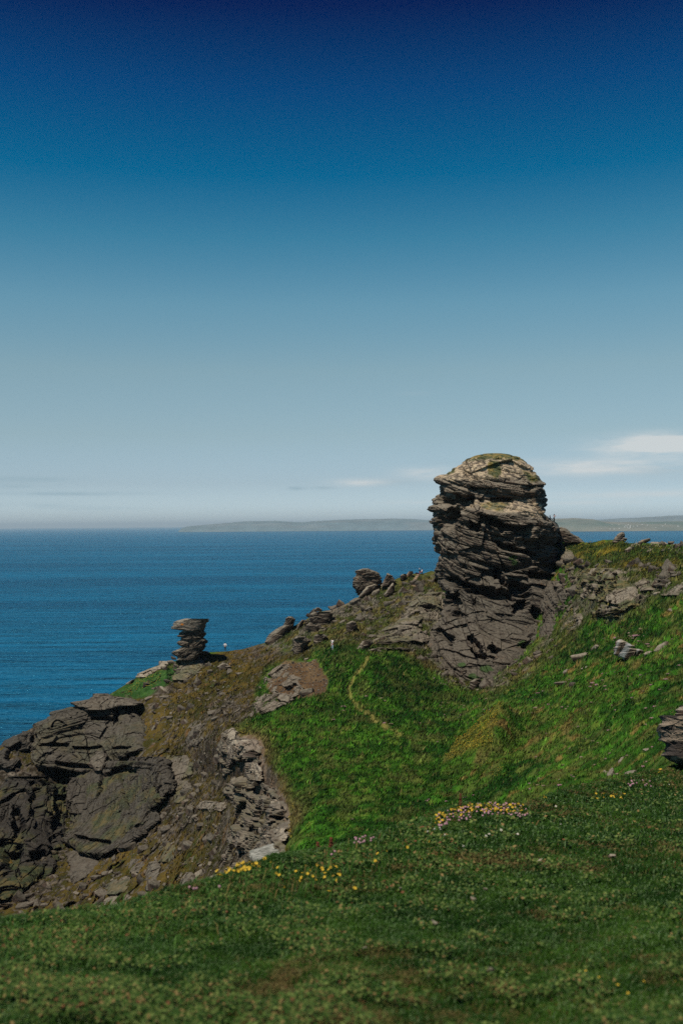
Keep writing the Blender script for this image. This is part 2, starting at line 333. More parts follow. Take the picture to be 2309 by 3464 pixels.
def rock_col(p, n, tone, s=0, base=1.0, warm=0.0, lich=1.0):
    m1 = fbm(p / 3.5, 4, s + 70); m2 = fbm(p * 1.1, 4, s + 80); m3 = vn(p * 3.2, s + 85)
    c = lerp((.019, .0125, .008), (.090, .062, .042), np.clip(.45 + tone * .65 + m2 * .5, 0, 1))
    c = lerp(c, (.065, .040, .026), sm(.15, .6, m1 + tone * .3) * (.35 + warm))
    upf = sm(.2, .65, n[..., 2] + .25 * m2)
    c = lerp(c, (.25, .218, .16), upf * (.6 + .35 * m3) * lich)  # up-facing rock paled: lichen plus sunlit-top highlights put into the colour
    c = lerp(c, (.15, .14, .11), sm(.38, .62, m3 * .5 + m2 * .6) * .4 * lich)
    c = lerp(c, (.30, .12, .02), sm(.55, .75, m1 * .6 + m3 * .55) * .35)
    return np.clip(c * base, .004, 1), upf, m1, m2

# ------------------------------------------------------------------ setting: headland
def tuss(p): return .24 * sm(-.1, .7, vn(p / [.85, .85, .9], 71)) + .14 * sm(0, .6, vn(p / [.4, .5, .5], 72))
def displace(P0, D, rocky, fade):
    st, tone = strata(P0, 8, 20, 1.0, 200); P = P0.copy()
    P[..., 2] += (.55 * fbm(P0 / 8, 4, 50) + .28 * fbm(P0 / 1.9, 3, 51) * np.clip(D / 150 + .2, 0, 1.2)) * np.clip(D / 80, .35, 1) * fade
    P[..., 2] += .30 * sm(.0, .5, fbm(P0 / 1.0, 2, 52)) * rocky * fade + tuss(P0) * np.clip(D / 80, .35, 1.2) * fade * (1 - .5 * rocky)
    A_, B_ = unproj(1702, 2430, 94), unproj(1668, 2580, 84); u_ = (A_ - B_)[:2]; L_ = np.linalg.norm(u_); u_ /= L_; rx_, ry_ = P0[..., 0] - B_[0], P0[..., 1] - B_[1]
    al = (rx_ * u_[0] + ry_ * u_[1]) / L_; dd_ = rx_ * u_[1] - ry_ * u_[0] + .5 * fbm(P0 / 2, 2, 77)
    P[..., 2] += 1.15 * sm(-6.5, -.2, dd_) * (1 - sm(-.1, 1.7, dd_)) * sm(-.5, .25, al) * (1 - sm(.9, 1.5, al))
    k = (st * .75 + fbm(P0 / 2.2, 4, 60) * 1.5) * rocky * fade * sm(-.3, .25, fbm(P0 / 7, 3, 61) + .1)
    return P - (P0 / D[..., None]) * k[..., None], tone
def surf(X, Y):
    X, Y = np.atleast_1d(np.asarray(X, float)), np.atleast_1d(np.asarray(Y, float)); D = DM(X, Y); P0 = unproj(X, Y, D); c, o, r = terr_col(X, Y, P0)
    return displace(P0, D, np.clip(o * .9 + r * .8, 0, 1), 1.0)[0], D
def build_headland():
    xs = np.r_[np.arange(-500, 0, 12), np.arange(0, 2310, 2.4), np.arange(2312, 2800, 12)]
    top = np.interp(xs, SKYL[:, 0], SKYL[:, 1]); lip = np.interp(xs, LIP[:, 0], LIP[:, 1]); bot = lip + 240
    nr = 520; t = np.linspace(0, 1, nr)[:, None]
    X = np.broadcast_to(xs, (nr, len(xs))).copy(); Y = bot * (1 - t) + top * t
    D = DM(X, Y); P0 = unproj(X, Y, D)
    col, o, r = terr_col(X, Y, P0)
    rocky = np.clip(o * .9 + r * .8, 0, 1); fade = sm(0, .05, 1 - t) * .9 + .1
    P, tone = displace(P0, D, rocky, fade)
    # the turf edge overhangs the bare scar by half a metre
    # hidden far side of the ridge, falling to the sea
    last = P[-1]; rows = []
    for q in (1.5, 4, 9, 18, 35, 70, 130):
        Q = last.copy(); Q[:, 1] += q; Q[:, 0] *= 1 + q / 400; Q[:, 2] -= q * .55 + q * q * .004 + 0.3 * fbm(Q / 3, 2, 7); rows.append(Q)
    P = np.concatenate([P, np.array(rows)]); n7 = len(rows)
    col = np.concatenate([col, np.repeat(col[-1:], n7, 0)])
    nn = gnorm(P); steep = sm(.62, .30, np.abs(nn[..., 2])); rk = np.r_[rocky, np.repeat(rocky[-1:], n7, 0)]
    rc, _, _, _ = rock_col(P, nn, np.r_[tone, np.repeat(tone[-1:], n7, 0)], 3, .85)
    col = lerp(col, rc, steep * np.clip(rk, 0, 1) * .9)
    me = mk('hillside', P.reshape(-1, 3), gridF(P.shape[0], P.shape[1]), col.reshape(-1, 3), M_TERR, True)
    tag(ob('hillside', me), 'rocky headland with green saddle and olive gully', None, None, 'structure')
build_headland()

def near_z(P): return P
def build_near():
    xs = np.arange(-700, 3001, 9.0); lip = np.interp(xs, LIP[:, 0], LIP[:, 1]); nr = 300
    t = np.linspace(0, 1, nr)[:, None] ** 1.0
    X = np.broadcast_to(xs, (nr, len(xs))); Y = 4100 * (1 - t) + lip * t
    D = DN(X, Y); P0 = unproj(X, Y, D); P = P0.copy()
    P[..., 2] += .035 * fbm(P0 / .5, 4, 90) + .012 * fbm(P0 / .09, 2, 91)
    rows = []
    for q in (.25, .6, 1.2, 2.2, 4, 7, 12, 20):
        s_ = np.clip(D[-1] / 10, .5, 2.4); Q = P[-1].copy(); Q[:, 1] += q * s_; Q[:, 0] *= 1 + q * s_ / D[-1] * .9
        Q[:, 2] -= (q * .62 + q * q * .06 * 1) * s_; rows.append(Q)
    back = []
    for q in (40, 20, 8, 3, 1):
        Q = P[0].copy(); Q[:, 1] -= q; Q[:, 0] *= (1 + q * .5); Q[:, 2] += q * .06; back.append(Q)
    P = np.concatenate([np.array(back), P, np.array(rows)])
    def side(c0, sg, sl):
        out = []
        for q in (.3, .8, 1.6, 3, 5, 8, 12, 18, 28):
            Q = c0.copy(); Q[:, 0] += sg * q; Q[:, 2] += sl * q - .012 * q * q; Q[:, 2] += .04 * fbm(Q / .6, 2, 93); out.append(Q[:, None])
        return np.concatenate(out, 1)
    P = np.concatenate([side(P[:, 0], -1, -.12)[:, ::-1], P, side(P[:, -1], 1, .10)], 1)
    col = near_col(P)
    me = mk('grass_bank', P.reshape(-1, 3), gridF(P.shape[0], P.shape[1]), col.reshape(-1, 3), M_NEAR, True)
    tag(ob('ground', me), 'near grassy bank in the foreground', None, None, 'structure')
def near_col(P):
    a = fbm(P / .55, 3, 95); b = fbm(P / .16, 3, 96); d = fbm(P / 1.6, 2, 97)
    c = lerp((.007, .024, .004), (.022, .055, .010), sm(-.4, .4, a + .5 * b)); c = lerp(c, (.085, .055, .022), sm(.25, .6, b * .7 + d * .6) * .6)
    return np.clip(c, .003, 1)
build_near()

# ------------------------------------------------------------------ near grass (blades and clover-like leaves)
def blades(P, h, w, col, lean=.5, seed=1, leaf=None, bend=.6):
    n = len(P); r = np.random.default_rng(seed); th = r.uniform(0, 2 * np.pi, n); ph = r.uniform(0, 2 * np.pi, n)
    side = np.stack([np.cos(th), np.sin(th), 0 * th], -1) * (w / 2)[:, None]
    ln = np.stack([np.cos(ph), np.sin(ph), 0 * ph], -1) * (h * lean * r.uniform(.2, 1.6, n))[:, None]
    ln[:, 0] += h * .25
    up = np.zeros((n, 3)); up[:, 2] = h
    m = P + ln * .35 + up * .6; t = P + ln + up * bend
    V = np.stack([P - side, P + side, m - side * .8, m + side * .8, t], 1).reshape(-1, 3)
    b = np.arange(n)[:, None] * 5
    F = np.concatenate([b + [0, 1, 3], b + [0, 3, 2], b + [2, 3, 4]], 0)
    C = np.repeat(col[:, None], 5, 1); C[:, :2] *= .8; return V, F, C.reshape(-1, 3)
def build_near_grass():
    n = 430000; X = rng.uniform(-120, 2430, n); lip = np.interp(X, LIP[:, 0], LIP[:, 1])
    Y = lip + (3560 - lip) * rng.uniform(0, 1, n) ** 1.05
    k = int(n * .12); Y[:k] = lip[:k] + rng.uniform(0, 14, k)
    m = 70000; Xs = np.r_[rng.uniform(-700, -120, m // 2), rng.uniform(2430, 3000, m // 2)]; ls = np.interp(Xs, LIP[:, 0], LIP[:, 1]); Ys = ls + (3700 - ls) * rng.uniform(0, 1, m)
    X, Y, lip = np.r_[X, Xs], np.r_[Y, Ys], np.r_[lip, ls]; n += m
    D = DN(X, Y); P = unproj(X, Y, D); P[:, 2] += .035 * fbm(P / .5, 4, 90)
    a = fbm(P / .35, 3, 101); b = fbm(P / 1.3, 2, 102); c0 = fbm(P / .12, 2, 103)
    far = np.clip(D / 8, .55, 2.2); tall = sm(2300, 300, X) * sm(500, 0, Y - lip); lipb = sm(60, 0, Y - lip)
    tus = sm(.0, .45, fbm(P / .28, 2, 106)); h = (.020 + .030 * rng.uniform(0, 1, n) ** 2 + .045 * tus * rng.uniform(.3, 1, n) + .032 * tall * rng.uniform(.1, 1, n) + .03 * lipb * rng.uniform(0, 1, n)) * (.7 + .3 * far)
    w = .0060 * far * rng.uniform(.7, 1.5, n)
    leaf = rng.uniform(0, 1, n) < .34; w = np.where(leaf, w * 2.9, w); h = np.where(leaf, h * .55, h)
    v = rng.uniform(0, 1, n)
    col = lerp((.010, .038, .003), (.054, .122, .012), np.clip(v * .8 + a * .8, 0, 1)); col = lerp(col, (.15, .23, .10), (v > .84) * .8)
    col = lerp(col, (.17, .12, .045), sm(.24, .5, b * .6 + c0 * .6 + (v - .5) * .5) * .75); col = lerp(col, (.13, .045, .02), ((v > .965) & (b > 0)) * .8)
    bare = sm(.52, .72, fbm(P / .45, 3, 105) + .15 * b); keep = rng.uniform(0, 1, n) > bare * .9
    P, h, w, col = P[keep], h[keep], w[keep], col[keep]
    m = 2600; X2 = np.r_[rng.uniform(0, 1500, 1800), rng.uniform(0, 2309, 800)]; l2 = np.interp(X2, LIP[:, 0], LIP[:, 1]); Y2 = l2 + np.abs(rng.normal(0, 90, m)); D2 = DN(X2, Y2); P2 = unproj(X2, Y2, D2); v2 = rng.uniform(0, 1, m)
    P = np.r_[P, P2]; h = np.r_[h, rng.uniform(.05, .12, m)]; w = np.r_[w, rng.uniform(.004, .009, m) * np.clip(D2 / 6, .8, 1.8)]
    col = np.r_[col, lerp(lerp((.03, .09, .012), (.10, .20, .04), v2), (.22, .13, .05), (v2 > .8) * .8)]
    V, F, C = blades(P, h, w, col, .55, 5); me = mk('grass', V, F, C, M_BLADE)
    tag(ob('grass', me), 'short dark green turf with clover covering the near bank', 'grass', None, 'stuff')
build_near_grass()
def build_near_leaves():
    n = 70000; X = rng.uniform(-120, 2430, n); lip = np.interp(X, LIP[:, 0], LIP[:, 1]); Y = lip + 4 + (3560 - lip) * rng.uniform(0, 1, n); D = DN(X, Y); P = unproj(X, Y, D)
    P[:, 2] += .035 * fbm(P / .5, 4, 90); a = fbm(P / .22, 2, 111); b = fbm(P / .7, 2, 112); k = (a + .5 * b + .3 * (rng.uniform(0, 1, n) - .5)) > .14
    P, D, a, b = P[k], D[k], a[k], b[k]; n = len(P); P[:, 2] += rng.uniform(.03, .075, n); far = np.clip(D / 6, .7, 2.0)
    L = rng.uniform(.007, .015, n) * far; th = rng.uniform(0, 6.28, n); t1 = np.stack([np.cos(th), np.sin(th), rng.uniform(-.5, .5, n)], -1) * L[:, None]; t2 = np.stack([-np.sin(th), np.cos(th), rng.uniform(-.6, .6, n)], -1) * (L * .62)[:, None]
    V = np.stack([P - t1, P - t2, P + t1, P + t2], 1).reshape(-1, 3); v = rng.uniform(0, 1, n)
    c = lerp((.020, .055, .007), (.15, .19, .05), v ** 2.2); c = lerp(c, (.20, .12, .05), (v > .93) * .8); c = lerp(c, (.16, .06, .03), ((v < .04) & (b > .1)) * .8)
    me = mk('leaves', V, np.arange(4 * n).reshape(-1, 4), np.repeat(c, 4, 0), M_BLADE); tag(ob('clover_leaves', me), 'small clover and plantain leaves scattered through the near turf', 'leaves', None, 'stuff')
build_near_leaves()
def build_mid_grass():
    n = 420000; X = rng.uniform(560, 2360, n); top = np.interp(X, SKYL[:, 0], SKYL[:, 1]); lip = np.interp(X, LIP[:, 0], LIP[:, 1])
    Y = top + 10 + (lip + 30 - top) * rng.uniform(0, 1, n); P = None
    D = DM(X, Y); P = unproj(X, Y, D); c, o, r = terr_col(X, Y, P)
    bad = (sdf(SCAR, X, Y) > -4) | (sdf(EDGE, X, Y) > -3) | (rng.uniform(0, 1, n) < o * .75) | (pdist(PATH, X, Y) < 4) | (pdist(PATH2, X, Y) < 6)
    k = ~bad; X, Y, D, P, c = X[k], Y[k], D[k], P[k], c[k]; n = len(X)
    P = surf(X, Y)[0]; P[:, 2] -= .05
    sc = np.clip(D / 110, .28, 1.25); h = (.17 + .20 * rng.uniform(0, 1, n)) * sc; w = .075 * sc * rng.uniform(.6, 1.6, n)
    c = c * (.6 + 1.1 * rng.uniform(0, 1, n)[:, None] ** 2); c = lerp(c, (.15, .12, .04), (rng.uniform(0, 1, n) > .96) * .7)
    big = rng.uniform(0, 1, n) < .14; h = np.where(big, h * 1.6, h); w = np.where(big, w * 2.2, w); c = np.where(big[:, None], c * rng.choice([.45, .8, 1.5], (n, 1)), c)
    th = rng.uniform(-.9, .9, n); sd_ = np.stack([np.cos(th), np.sin(th), 0 * th], -1) * (w / 2)[:, None]
    t = P.copy(); t[:, 2] += h; t[:, 0] += h * rng.uniform(-.2, .9, n); t[:, 1] += h * rng.uniform(-.5, .5, n)
    V = np.stack([P - sd_, P + sd_, t], 1).reshape(-1, 3); F = np.arange(3 * n).reshape(-1, 3)
    me = mk('meadow_grass', V, F, np.repeat(c, 3, 0), M_TUFT)
    tag(ob('meadow_grass', me), 'rough wind-combed grass covering the saddle and slopes', 'grass', None, 'stuff')
build_mid_grass()

# ------------------------------------------------------------------ rock masses
def prof_rock(name, L, R, Df, bf, bb, label, cat='rock', dip=5, az=12, amp=1.0, seed=0, step=2.0, px=3.0, base=1.0, warm=0, lich=1.0,
              carve=(), ex=2.6, th=None, green=0.0, colfn=None, group=None, topcap=True, hshift=0.0, mat=None, zamp=None, parent=None):
    """closed rock: left and right outline in photo pixels, Df(X,Y) the distance of the outline, bulging bf in front and bb behind"""
    L = np.array(sorted(L, key=lambda a: a[1]), float); R = np.array(sorted(R, key=lambda a: a[1]), float)
    y0, y1 = min(L[0, 1], R[0, 1]), max(L[-1, 1], R[-1, 1])
    # remove double-valued rows
    ys = np.arange(y0, y1 + step / 2, step); nr = len(ys)
    xl = np.interp(ys, L[:, 1], L[:, 0]); xr = np.interp(ys, R[:, 1], R[:, 0]); xr = np.maximum(xr, xl + 1)
    wmax = (xr - xl).max(); nf = int(max(16, wmax / px * 1.15)); nb = max(10, nf // 3)
    th_ = np.r_[np.linspace(-math.pi / 2, math.pi / 2, nf, endpoint=False), np.linspace(math.pi / 2, 1.5 * math.pi, nb, endpoint=False)]
    cs, sn = np.cos(th_), np.sin(th_); e = 2 / ex
    s = np.sign(sn) * np.abs(sn) ** e; d = np.sign(cs) * np.abs(cs) ** e
    # spread the front points evenly in x
    s[:nf] = np.linspace(-1, 1, nf, endpoint=False); d[:nf] = (1 - np.abs(s[:nf]) ** ex) ** (1 / ex)
    jt = min(14. if name == 'cliff' else 7., wmax * .05); z0_ = ys * 0; q_ = np.floor(ys / (step * 4))
    jl = jt * (vn(np.stack([ys / 14, z0_ + seed, z0_], -1), 3) + (.3 if name == 'cliff' else 1.1) * (hsh(q_, q_ * 0, q_ * 0 + seed, 4) - .5)); jr = jt * (vn(np.stack([ys / 14, z0_ + seed, z0_], -1), 5) + (.3 if name == 'cliff' else 1.1) * (hsh(q_, q_ * 0, q_ * 0 + seed, 6) - .5))
    xc = (xl + xr) / 2; hw = (xr - xl) / 2
    w6 = np.abs(s) ** 8; X = xc[:, None] + hw[:, None] * s + np.where(s < 0, jl[:, None], jr[:, None]) * w6; Y = np.repeat(ys[:, None], len(s), 1)
    base_D = Df(X, Y); tt = np.linspace(0, 1, nr)
    endf = (np.clip(hw / (wmax * .18 + 1), 0, 1) ** .5)[:, None]
    bfv = bf(Y) if callable(bf) else bf; bbv = bb(Y) if callable(bb) else bb
    D = base_D - np.where(d > 0, bfv * d, bbv * d) * endf
    P0 = unproj(X, Y, D)
    if hshift: P0[..., 2] += 0
    N0 = gnorm(P0, True); view = -P0 / np.linalg.norm(P0, axis=-1, keepdims=True)
    fl = np.sign((N0[:, :nf] * view[:, :nf]).sum(-1).mean()) or 1; N0 = N0 * fl
    kw = dict(th=th) if th else {}
    st, tone = strata(P0, dip, az, amp, seed, **kw)
    for (cx, cy, rx, ry, dep, ang) in carve:
        ca, sa = math.cos(math.radians(ang)), math.sin(math.radians(ang))
        q0 = np.floor(P0 / [1.3, 1.3, .5]); bk = hsh(q0[..., 0], q0[..., 1], q0[..., 2], seed + 300) - .5; q1 = np.floor(P0 / [.6, .6, .25]); bk2 = hsh(q1[..., 0], q1[..., 1], q1[..., 2], seed + 301) - .5
        wx = rx * .55 * vn(P0 / 1.6, seed + 302) + 9 * bk + 5 * bk2; wy = ry * .6 * vn(P0 / 1.4, seed + 303) + 3 * bk
        dx, dy = X - cx, Y - cy; u = (dx * ca + dy * sa + wx) / rx; v = (-dx * sa + dy * ca + wy) / ry
        st = st - dep * sm(-1.15, -.8, v) * sm(1.3, .0, v) * sm(1.15, .85, np.abs(u)) * (d > -.2)
    dirn = N0 * .75 + view * .35 * (d > 0)[None, :, None]; dirn[..., 2] *= .35
    taper = np.minimum(sm(0, .03, tt), 1)[:, None] * .85 + .15
    P = P0 + dirn * (np.where(np.abs(s) ** 6 > .0, st * (1 - .55 * np.abs(s) ** 6 * (1 if name == 'rock_tower' else .5)), st) * taper)[..., None]
    Nn = gnorm(P, True) * fl
    c, upf, m1, m2 = rock_col(P, Nn, tone, seed, base, warm, lich)
    if green:
        g = sm(.45, .85, upf) * sm(-.1, .35, m1 + .25 * green); c = lerp(c, lerp((.035, .055, .010), (.13, .10, .02), sm(-.2, .4, m2)), g * green)
    if colfn: c = colfn(c, X, Y, P, Nn)
    nc = len(s); V = P.reshape(-1, 3); C = c.reshape(-1, 3)
    F = gridF(nr, nc, True)
    V = np.r_[V, [P[0].mean(0)], [P[-1].mean(0)]]; C = np.r_[C, [C[0]], [C[-1]]]
    me = mk(name, V, F[:, ::1] if fl > 0 else F[:, ::-1], C, mat or M_ROCK)
    # caps
    bm = bmesh.new(); bm.from_mesh(me); bm.verts.ensure_lookup_table(); a, b = nr * nc, nr * nc + 1
    for j in range(nc):
        k = (j + 1) % nc
        for f in ((bm.verts[a], bm.verts[j], bm.verts[k]), (bm.verts[b], bm.verts[(nr - 1) * nc + k], bm.verts[(nr - 1) * nc + j])):
            try: bm.faces.new(f)
            except ValueError: pass
    bmesh.ops.recalc_face_normals(bm, faces=bm.faces); bm.to_mesh(me); bm.free()
    o = ob(name, me, parent)
    if parent is None: tag(o, label, cat, group)
    return o, P, nf
def zz(pts, x0, y0, k): return [(x0 + a * k, y0 + b * k) for a, b in pts]

# the great rock tower
TL = zz([(800,105),(720,112),(620,135),(520,175),(400,270),(300,335),(180,385),(155,405),(170,435),(215,465),(212,555),(120,630),(118,660),(100,715),(165,765),(155,840),(165,900),(165,1000),(180,1080),(125,1160),(150,1215),(195,1235),(190,1330),(175,1380),(180,1425)], 1420, 1500, .306) + \
     [(1475,1945),(1491,1982),(1500,2019),(1497,2062),(1472,2110),(1440,2159),(1452,2214),(1500,2263),(1545,2300),(1590,2334)]
TR = zz([(830,105),(900,108),(1000,120),(1090,150),(1180,210),(1260,300),(1330,410),(1370,455),(1355,490),(1380,540),(1375,600),(1395,635),(1375,700),(1400,760),(1385,775),(1400,820),(1445,850)], 1420, 1500, .306) + \
     [(1884,1768),(1889,1785),(1888,1815),(1868,1841),(1880,1880),(1870,1915),(1895,1960),(1925,2010),(1905,2060),(1885,2110),(1880,2160),(1835,2202),(1785,2230),(1741,2255),(1695,2284),(1650,2312),(1610,2334)]
def tD(X, Y):
    d_ = np.interp(Y, [1530,1700,1740,1950,2050,2150,2240,2334], [192,191,190,188,180,171,161,153])
    return np.where(Y > 1880, np.minimum(d_, DM(X, np.maximum(Y, 1850)) + 3), d_)
def tbf(Y): return np.interp(Y, [1530,1548,1580,1620,1640,1692,1712,1740,1900,2000,2100,2334], [1,3.5,6,8,8.5,8.5,10.5,12,12,11,8,3])
def tcol(c, X, Y, P, n):
    a = fbm(P / 1.6, 4, 401); b = vn(P * 1.6, 402)
    scree = np.maximum(sm(1628, 1612, Y + a * 16), sm(0, 12, sdf([(1540,1722),(1600,1690),(1680,1682),(1775,1686),(1830,1700),(1850,1745),(1830,1762),(1740,1740),(1680,1738),(1600,1720)], X + 8 * a, Y)))
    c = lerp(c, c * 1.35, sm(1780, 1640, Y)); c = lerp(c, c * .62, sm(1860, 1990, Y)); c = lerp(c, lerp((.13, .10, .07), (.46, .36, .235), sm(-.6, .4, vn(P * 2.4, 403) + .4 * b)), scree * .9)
    g = np.maximum(sm(1564, 1550, Y + 7 * b), sm(0, 9, sdf([(1655,1560),(1690,1560),(1705,1600),(1680,1625),(1640,1610)], X + 10 * b, Y + 8 * a)))
    g = np.maximum(g, sm(0, 16, sdf([(1750,1570),(1800,1590),(1838,1636),(1790,1640),(1770,1610)], X + 12 * a, Y)))
    g = np.maximum(g, sm(0, 10, sdf([(1600,1705),(1660,1692),(1730,1700),(1700,1735),(1640,1725)], X + 14 * b, Y + 6 * a)) * .8)
    g = np.maximum(g, sm(0, 8, sdf([(1500,1600),(1545,1575),(1540,1600),(1505,1615)], X + 6 * b, Y)))
    c = lerp(c, lerp((.035, .055, .010), (.17, .125, .018), sm(-.1, .4, b)), g * .85)
    for (x, y, q) in ((1735, 1885, 16), (1738, 1905, 14), (1760, 2180, 16), (1640, 2265, 18), (1780, 2245, 12), (1600, 2290, 16), (1560, 2250, 14)):
        c = lerp(c, (.03, .065, .012), sm(1.1, .6, np.hypot(X - x, (Y - y) * 1.3) / q + .5 * b) * .9)
    return c
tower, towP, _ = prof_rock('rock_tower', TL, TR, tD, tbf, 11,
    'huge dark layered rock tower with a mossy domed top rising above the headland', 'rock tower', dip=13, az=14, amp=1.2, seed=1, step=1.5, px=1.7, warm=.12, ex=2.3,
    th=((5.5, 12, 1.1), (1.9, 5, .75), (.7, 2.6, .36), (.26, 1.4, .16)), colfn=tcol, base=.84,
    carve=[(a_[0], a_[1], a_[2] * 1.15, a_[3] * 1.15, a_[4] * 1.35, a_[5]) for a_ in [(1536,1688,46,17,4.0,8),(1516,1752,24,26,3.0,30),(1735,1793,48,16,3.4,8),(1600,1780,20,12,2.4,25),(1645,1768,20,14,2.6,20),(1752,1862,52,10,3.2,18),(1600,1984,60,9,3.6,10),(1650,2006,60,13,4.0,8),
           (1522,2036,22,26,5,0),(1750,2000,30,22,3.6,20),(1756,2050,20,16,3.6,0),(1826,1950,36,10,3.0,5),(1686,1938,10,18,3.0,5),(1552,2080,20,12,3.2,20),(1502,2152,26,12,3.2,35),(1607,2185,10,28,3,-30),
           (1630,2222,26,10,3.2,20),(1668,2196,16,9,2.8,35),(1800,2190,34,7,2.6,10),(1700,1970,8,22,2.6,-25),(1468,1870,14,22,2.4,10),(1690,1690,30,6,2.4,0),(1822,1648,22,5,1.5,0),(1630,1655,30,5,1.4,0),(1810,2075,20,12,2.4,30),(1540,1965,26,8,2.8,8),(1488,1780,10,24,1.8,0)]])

# the small stack: a column of balanced slabs under a capstone
SK = lambda pts: zz(pts, 560, 2060, .153)
sroot = bpy.data.objects.new('rock_stack', None); link(sroot)
SP = unproj(645, 2236, 190.0); sroot.location = SP
tag(sroot, 'small leaning stack of balanced slabs under a flat capstone on the left ridge', 'rock stack')
cst = lambda d: (lambda X, Y: X * 0 + d)
def sslab(nm, L, R, bf, dip, sd_, base=1.0, lich=1.0, colfn=None, amp=.30):
    o, _, _ = prof_rock(nm, SK(L), SK(R), cst(190.), bf, 2.2, None, dip=dip, az=4, amp=amp, seed=sd_, step=.55, px=.8, base=base, lich=lich, ex=3.2,
        th=((1.3, 3.0, .6), (.4, 1.8, .35), (.16, 1.0, .2)), parent=sroot, colfn=colfn)
    o.location = -SP; return o
def capcol(c, X, Y, P, n):
    c = lerp(c, (.22, .20, .16), .35 + .3 * vn(P * 4, 9)); return lerp(c, (.34, .12, .01), sm(1.2, .6, np.hypot((X - 616) / 6, (Y - 2112) / 4)))
sslab('capstone', [(420,212),(300,245),(205,290),(165,360),(148,400),(165,440),(330,470),(420,478)], [(945,212),(935,235),(905,290),(875,370),(850,430),(840,450),(700,478)], 2.9, -2, 11, 1.25, 1, capcol, .18)
sslab('slab', [(400,450),(385,485),(300,525),(270,560),(215,595),(225,612),(340,625),(310,655),(350,672)], [(820,450),(835,480),(895,525),(895,560),(860,600),(840,645),(830,672)], 2.4, -6, 12)
sslab('slab', [(420,640),(340,670),(250,730),(240,755),(262,800),(350,830),(420,850)], [(830,640),(855,665),(915,690),(912,740),(880,770),(885,810),(870,850)], 2.2, -28, 13)
sslab('slab', [(430,820),(330,850),(260,890),(140,945),(165,1005),(250,1050),(260,1090),(215,1130)], [(885,820),(880,880),(820,925),(790,980),(720,1060),(640,1130)], 2.3, -24, 14)

sslab('core', [(470,440),(400,600),(420,700),(430,850),(330,1000),(300,1100)], [(850,430),(842,490),(890,540),(845,640),(908,690),(904,740),(878,800),(866,880),(800,980),(640,1100)], 1.9, -14, 15)
# big boulders and crags on the ridge and slopes ------------------------------------------------
def DMo(off): return lambda X, Y: DM(X, Y) + off
def zDM(X0, Y0, off=0.):
    d = float(DM(X0, Y0)) + off; return lambda X, Y: X * 0 + d
A = prof_rock
FINE = ((1.8, 4, .95), (.6, 2.4, .26), (.25, 1.5, .15), (.12, .9, .07))
MED = ((2.6, 6, .9), (1.0, 3, .6), (.38, 1.7, .32), (.15, 1.0, .14))
A('boulder', [(1226,1923),(1201,1931),(1203,1940),(1199,1952),(1192,1982),(1203,1999),(1209,2013)], [(1249,1925),(1279,1934),(1287,1942),(1293,1957),(1287,1973),(1262,1985),(1237,1993),(1215,2013)], zDM(1240,2000), 2.6, 2.6,
  'massive square layered boulder overhanging the sea on the ridge left of the tower', 'boulder', -4, 5, 0.27, 21, .8, 1.2, th=FINE, ex=3.4)
A('boulder', [(1308,1939),(1298,1958),(1290,1976),(1287,1982)], [(1314,1940),(1327,1947),(1334,1959),(1338,1966),(1320,1980)], zDM(1310,1985), 1.6, 1.6,
  'dark tilted boulder just right of the massive square boulder', 'boulder', -50, 5, 0.18, 22, .8, 1.2, th=FINE)
A('boulder', [(1327,1972),(1306,2000),(1296,2013),(1300,2022)], [(1332,1972),(1333,1990),(1334,2004),(1320,2012),(1302,2023)], zDM(1315,2015), 1.2, 1.2,
  'pale pointed slab leaning on the slope below the tilted boulder', 'boulder', -48, 0, 0.09, 23, .8, 1.2, th=FINE, base=1.25)
A('boulder', [(1265,1976),(1240,1984),(1228,1996),(1216,2012),(1212,2018)], [(1283,1974),(1276,1988),(1255,2003),(1235,2015)], zDM(1240,2015), 1.1, 1.5,
  'pale smooth slab sloping down beneath the massive square boulder', 'boulder', -38, 10, 0.09, 24, .8, 1.2, th=FINE, base=1.3)
A('boulder', [(1382,1933),(1373,1944),(1371,1950)], [(1396,1932),(1398,1941),(1385,1950)], zDM(1385,1952), .8, .8,
  'light slab tilted on the skyline just left of the seated pair', 'boulder', -25, 0, 0.072, 25, .7, 1., th=FINE, base=1.3)
A('boulder', [(1362,1942),(1353,1947),(1352,1958),(1356,1962)], [(1372,1941),(1374,1950),(1366,1960)], zDM(1362,1962), .9, .9,
  'dark low boulder on the skyline two rocks left of the seated pair', 'boulder', 0, 0, 0.09, 26, .7, 1., th=FINE)
A('rock_outcrop', [(972,2086),(965,2092),(960,2115),(934,2128),(914,2145),(896,2171),(900,2178)], [(990,2085),(997,2095),(995,2115),(983,2138),(965,2158),(940,2178)], zDM(935,2165,2), 3.0, 3,
  'smooth grey slab leaning up to a blunt point at the low end of the ridge', 'rock outcrop', -42, 5, 0.18, 27, .8, 1.3, th=MED, base=.95)
A('boulder', [(1021,2096),(1008,2110),(1000,2128),(984,2138)], [(1026,2098),(1026,2108),(1012,2126),(996,2140)], zDM(1005,2135,1), 1.4, 1.4,
  'narrow tilted slab just behind the smooth leaning slab', 'boulder', -48, 5, 0.12, 28, .8, 1.2, th=FINE)
A('boulder', [(1060,2070),(1046,2078),(1042,2098),(1046,2112)], [(1120,2070),(1127,2074),(1126,2092),(1118,2108),(1100,2120),(1085,2120)], zDM(1085,2115,1), 2.8, 3,
  'big square dark block with ruled bedding on the ridge above the woman in pale jeans', 'boulder', 3, 5, 0.21, 29, .8, 1.2, th=FINE, ex=3.6, base=.9)
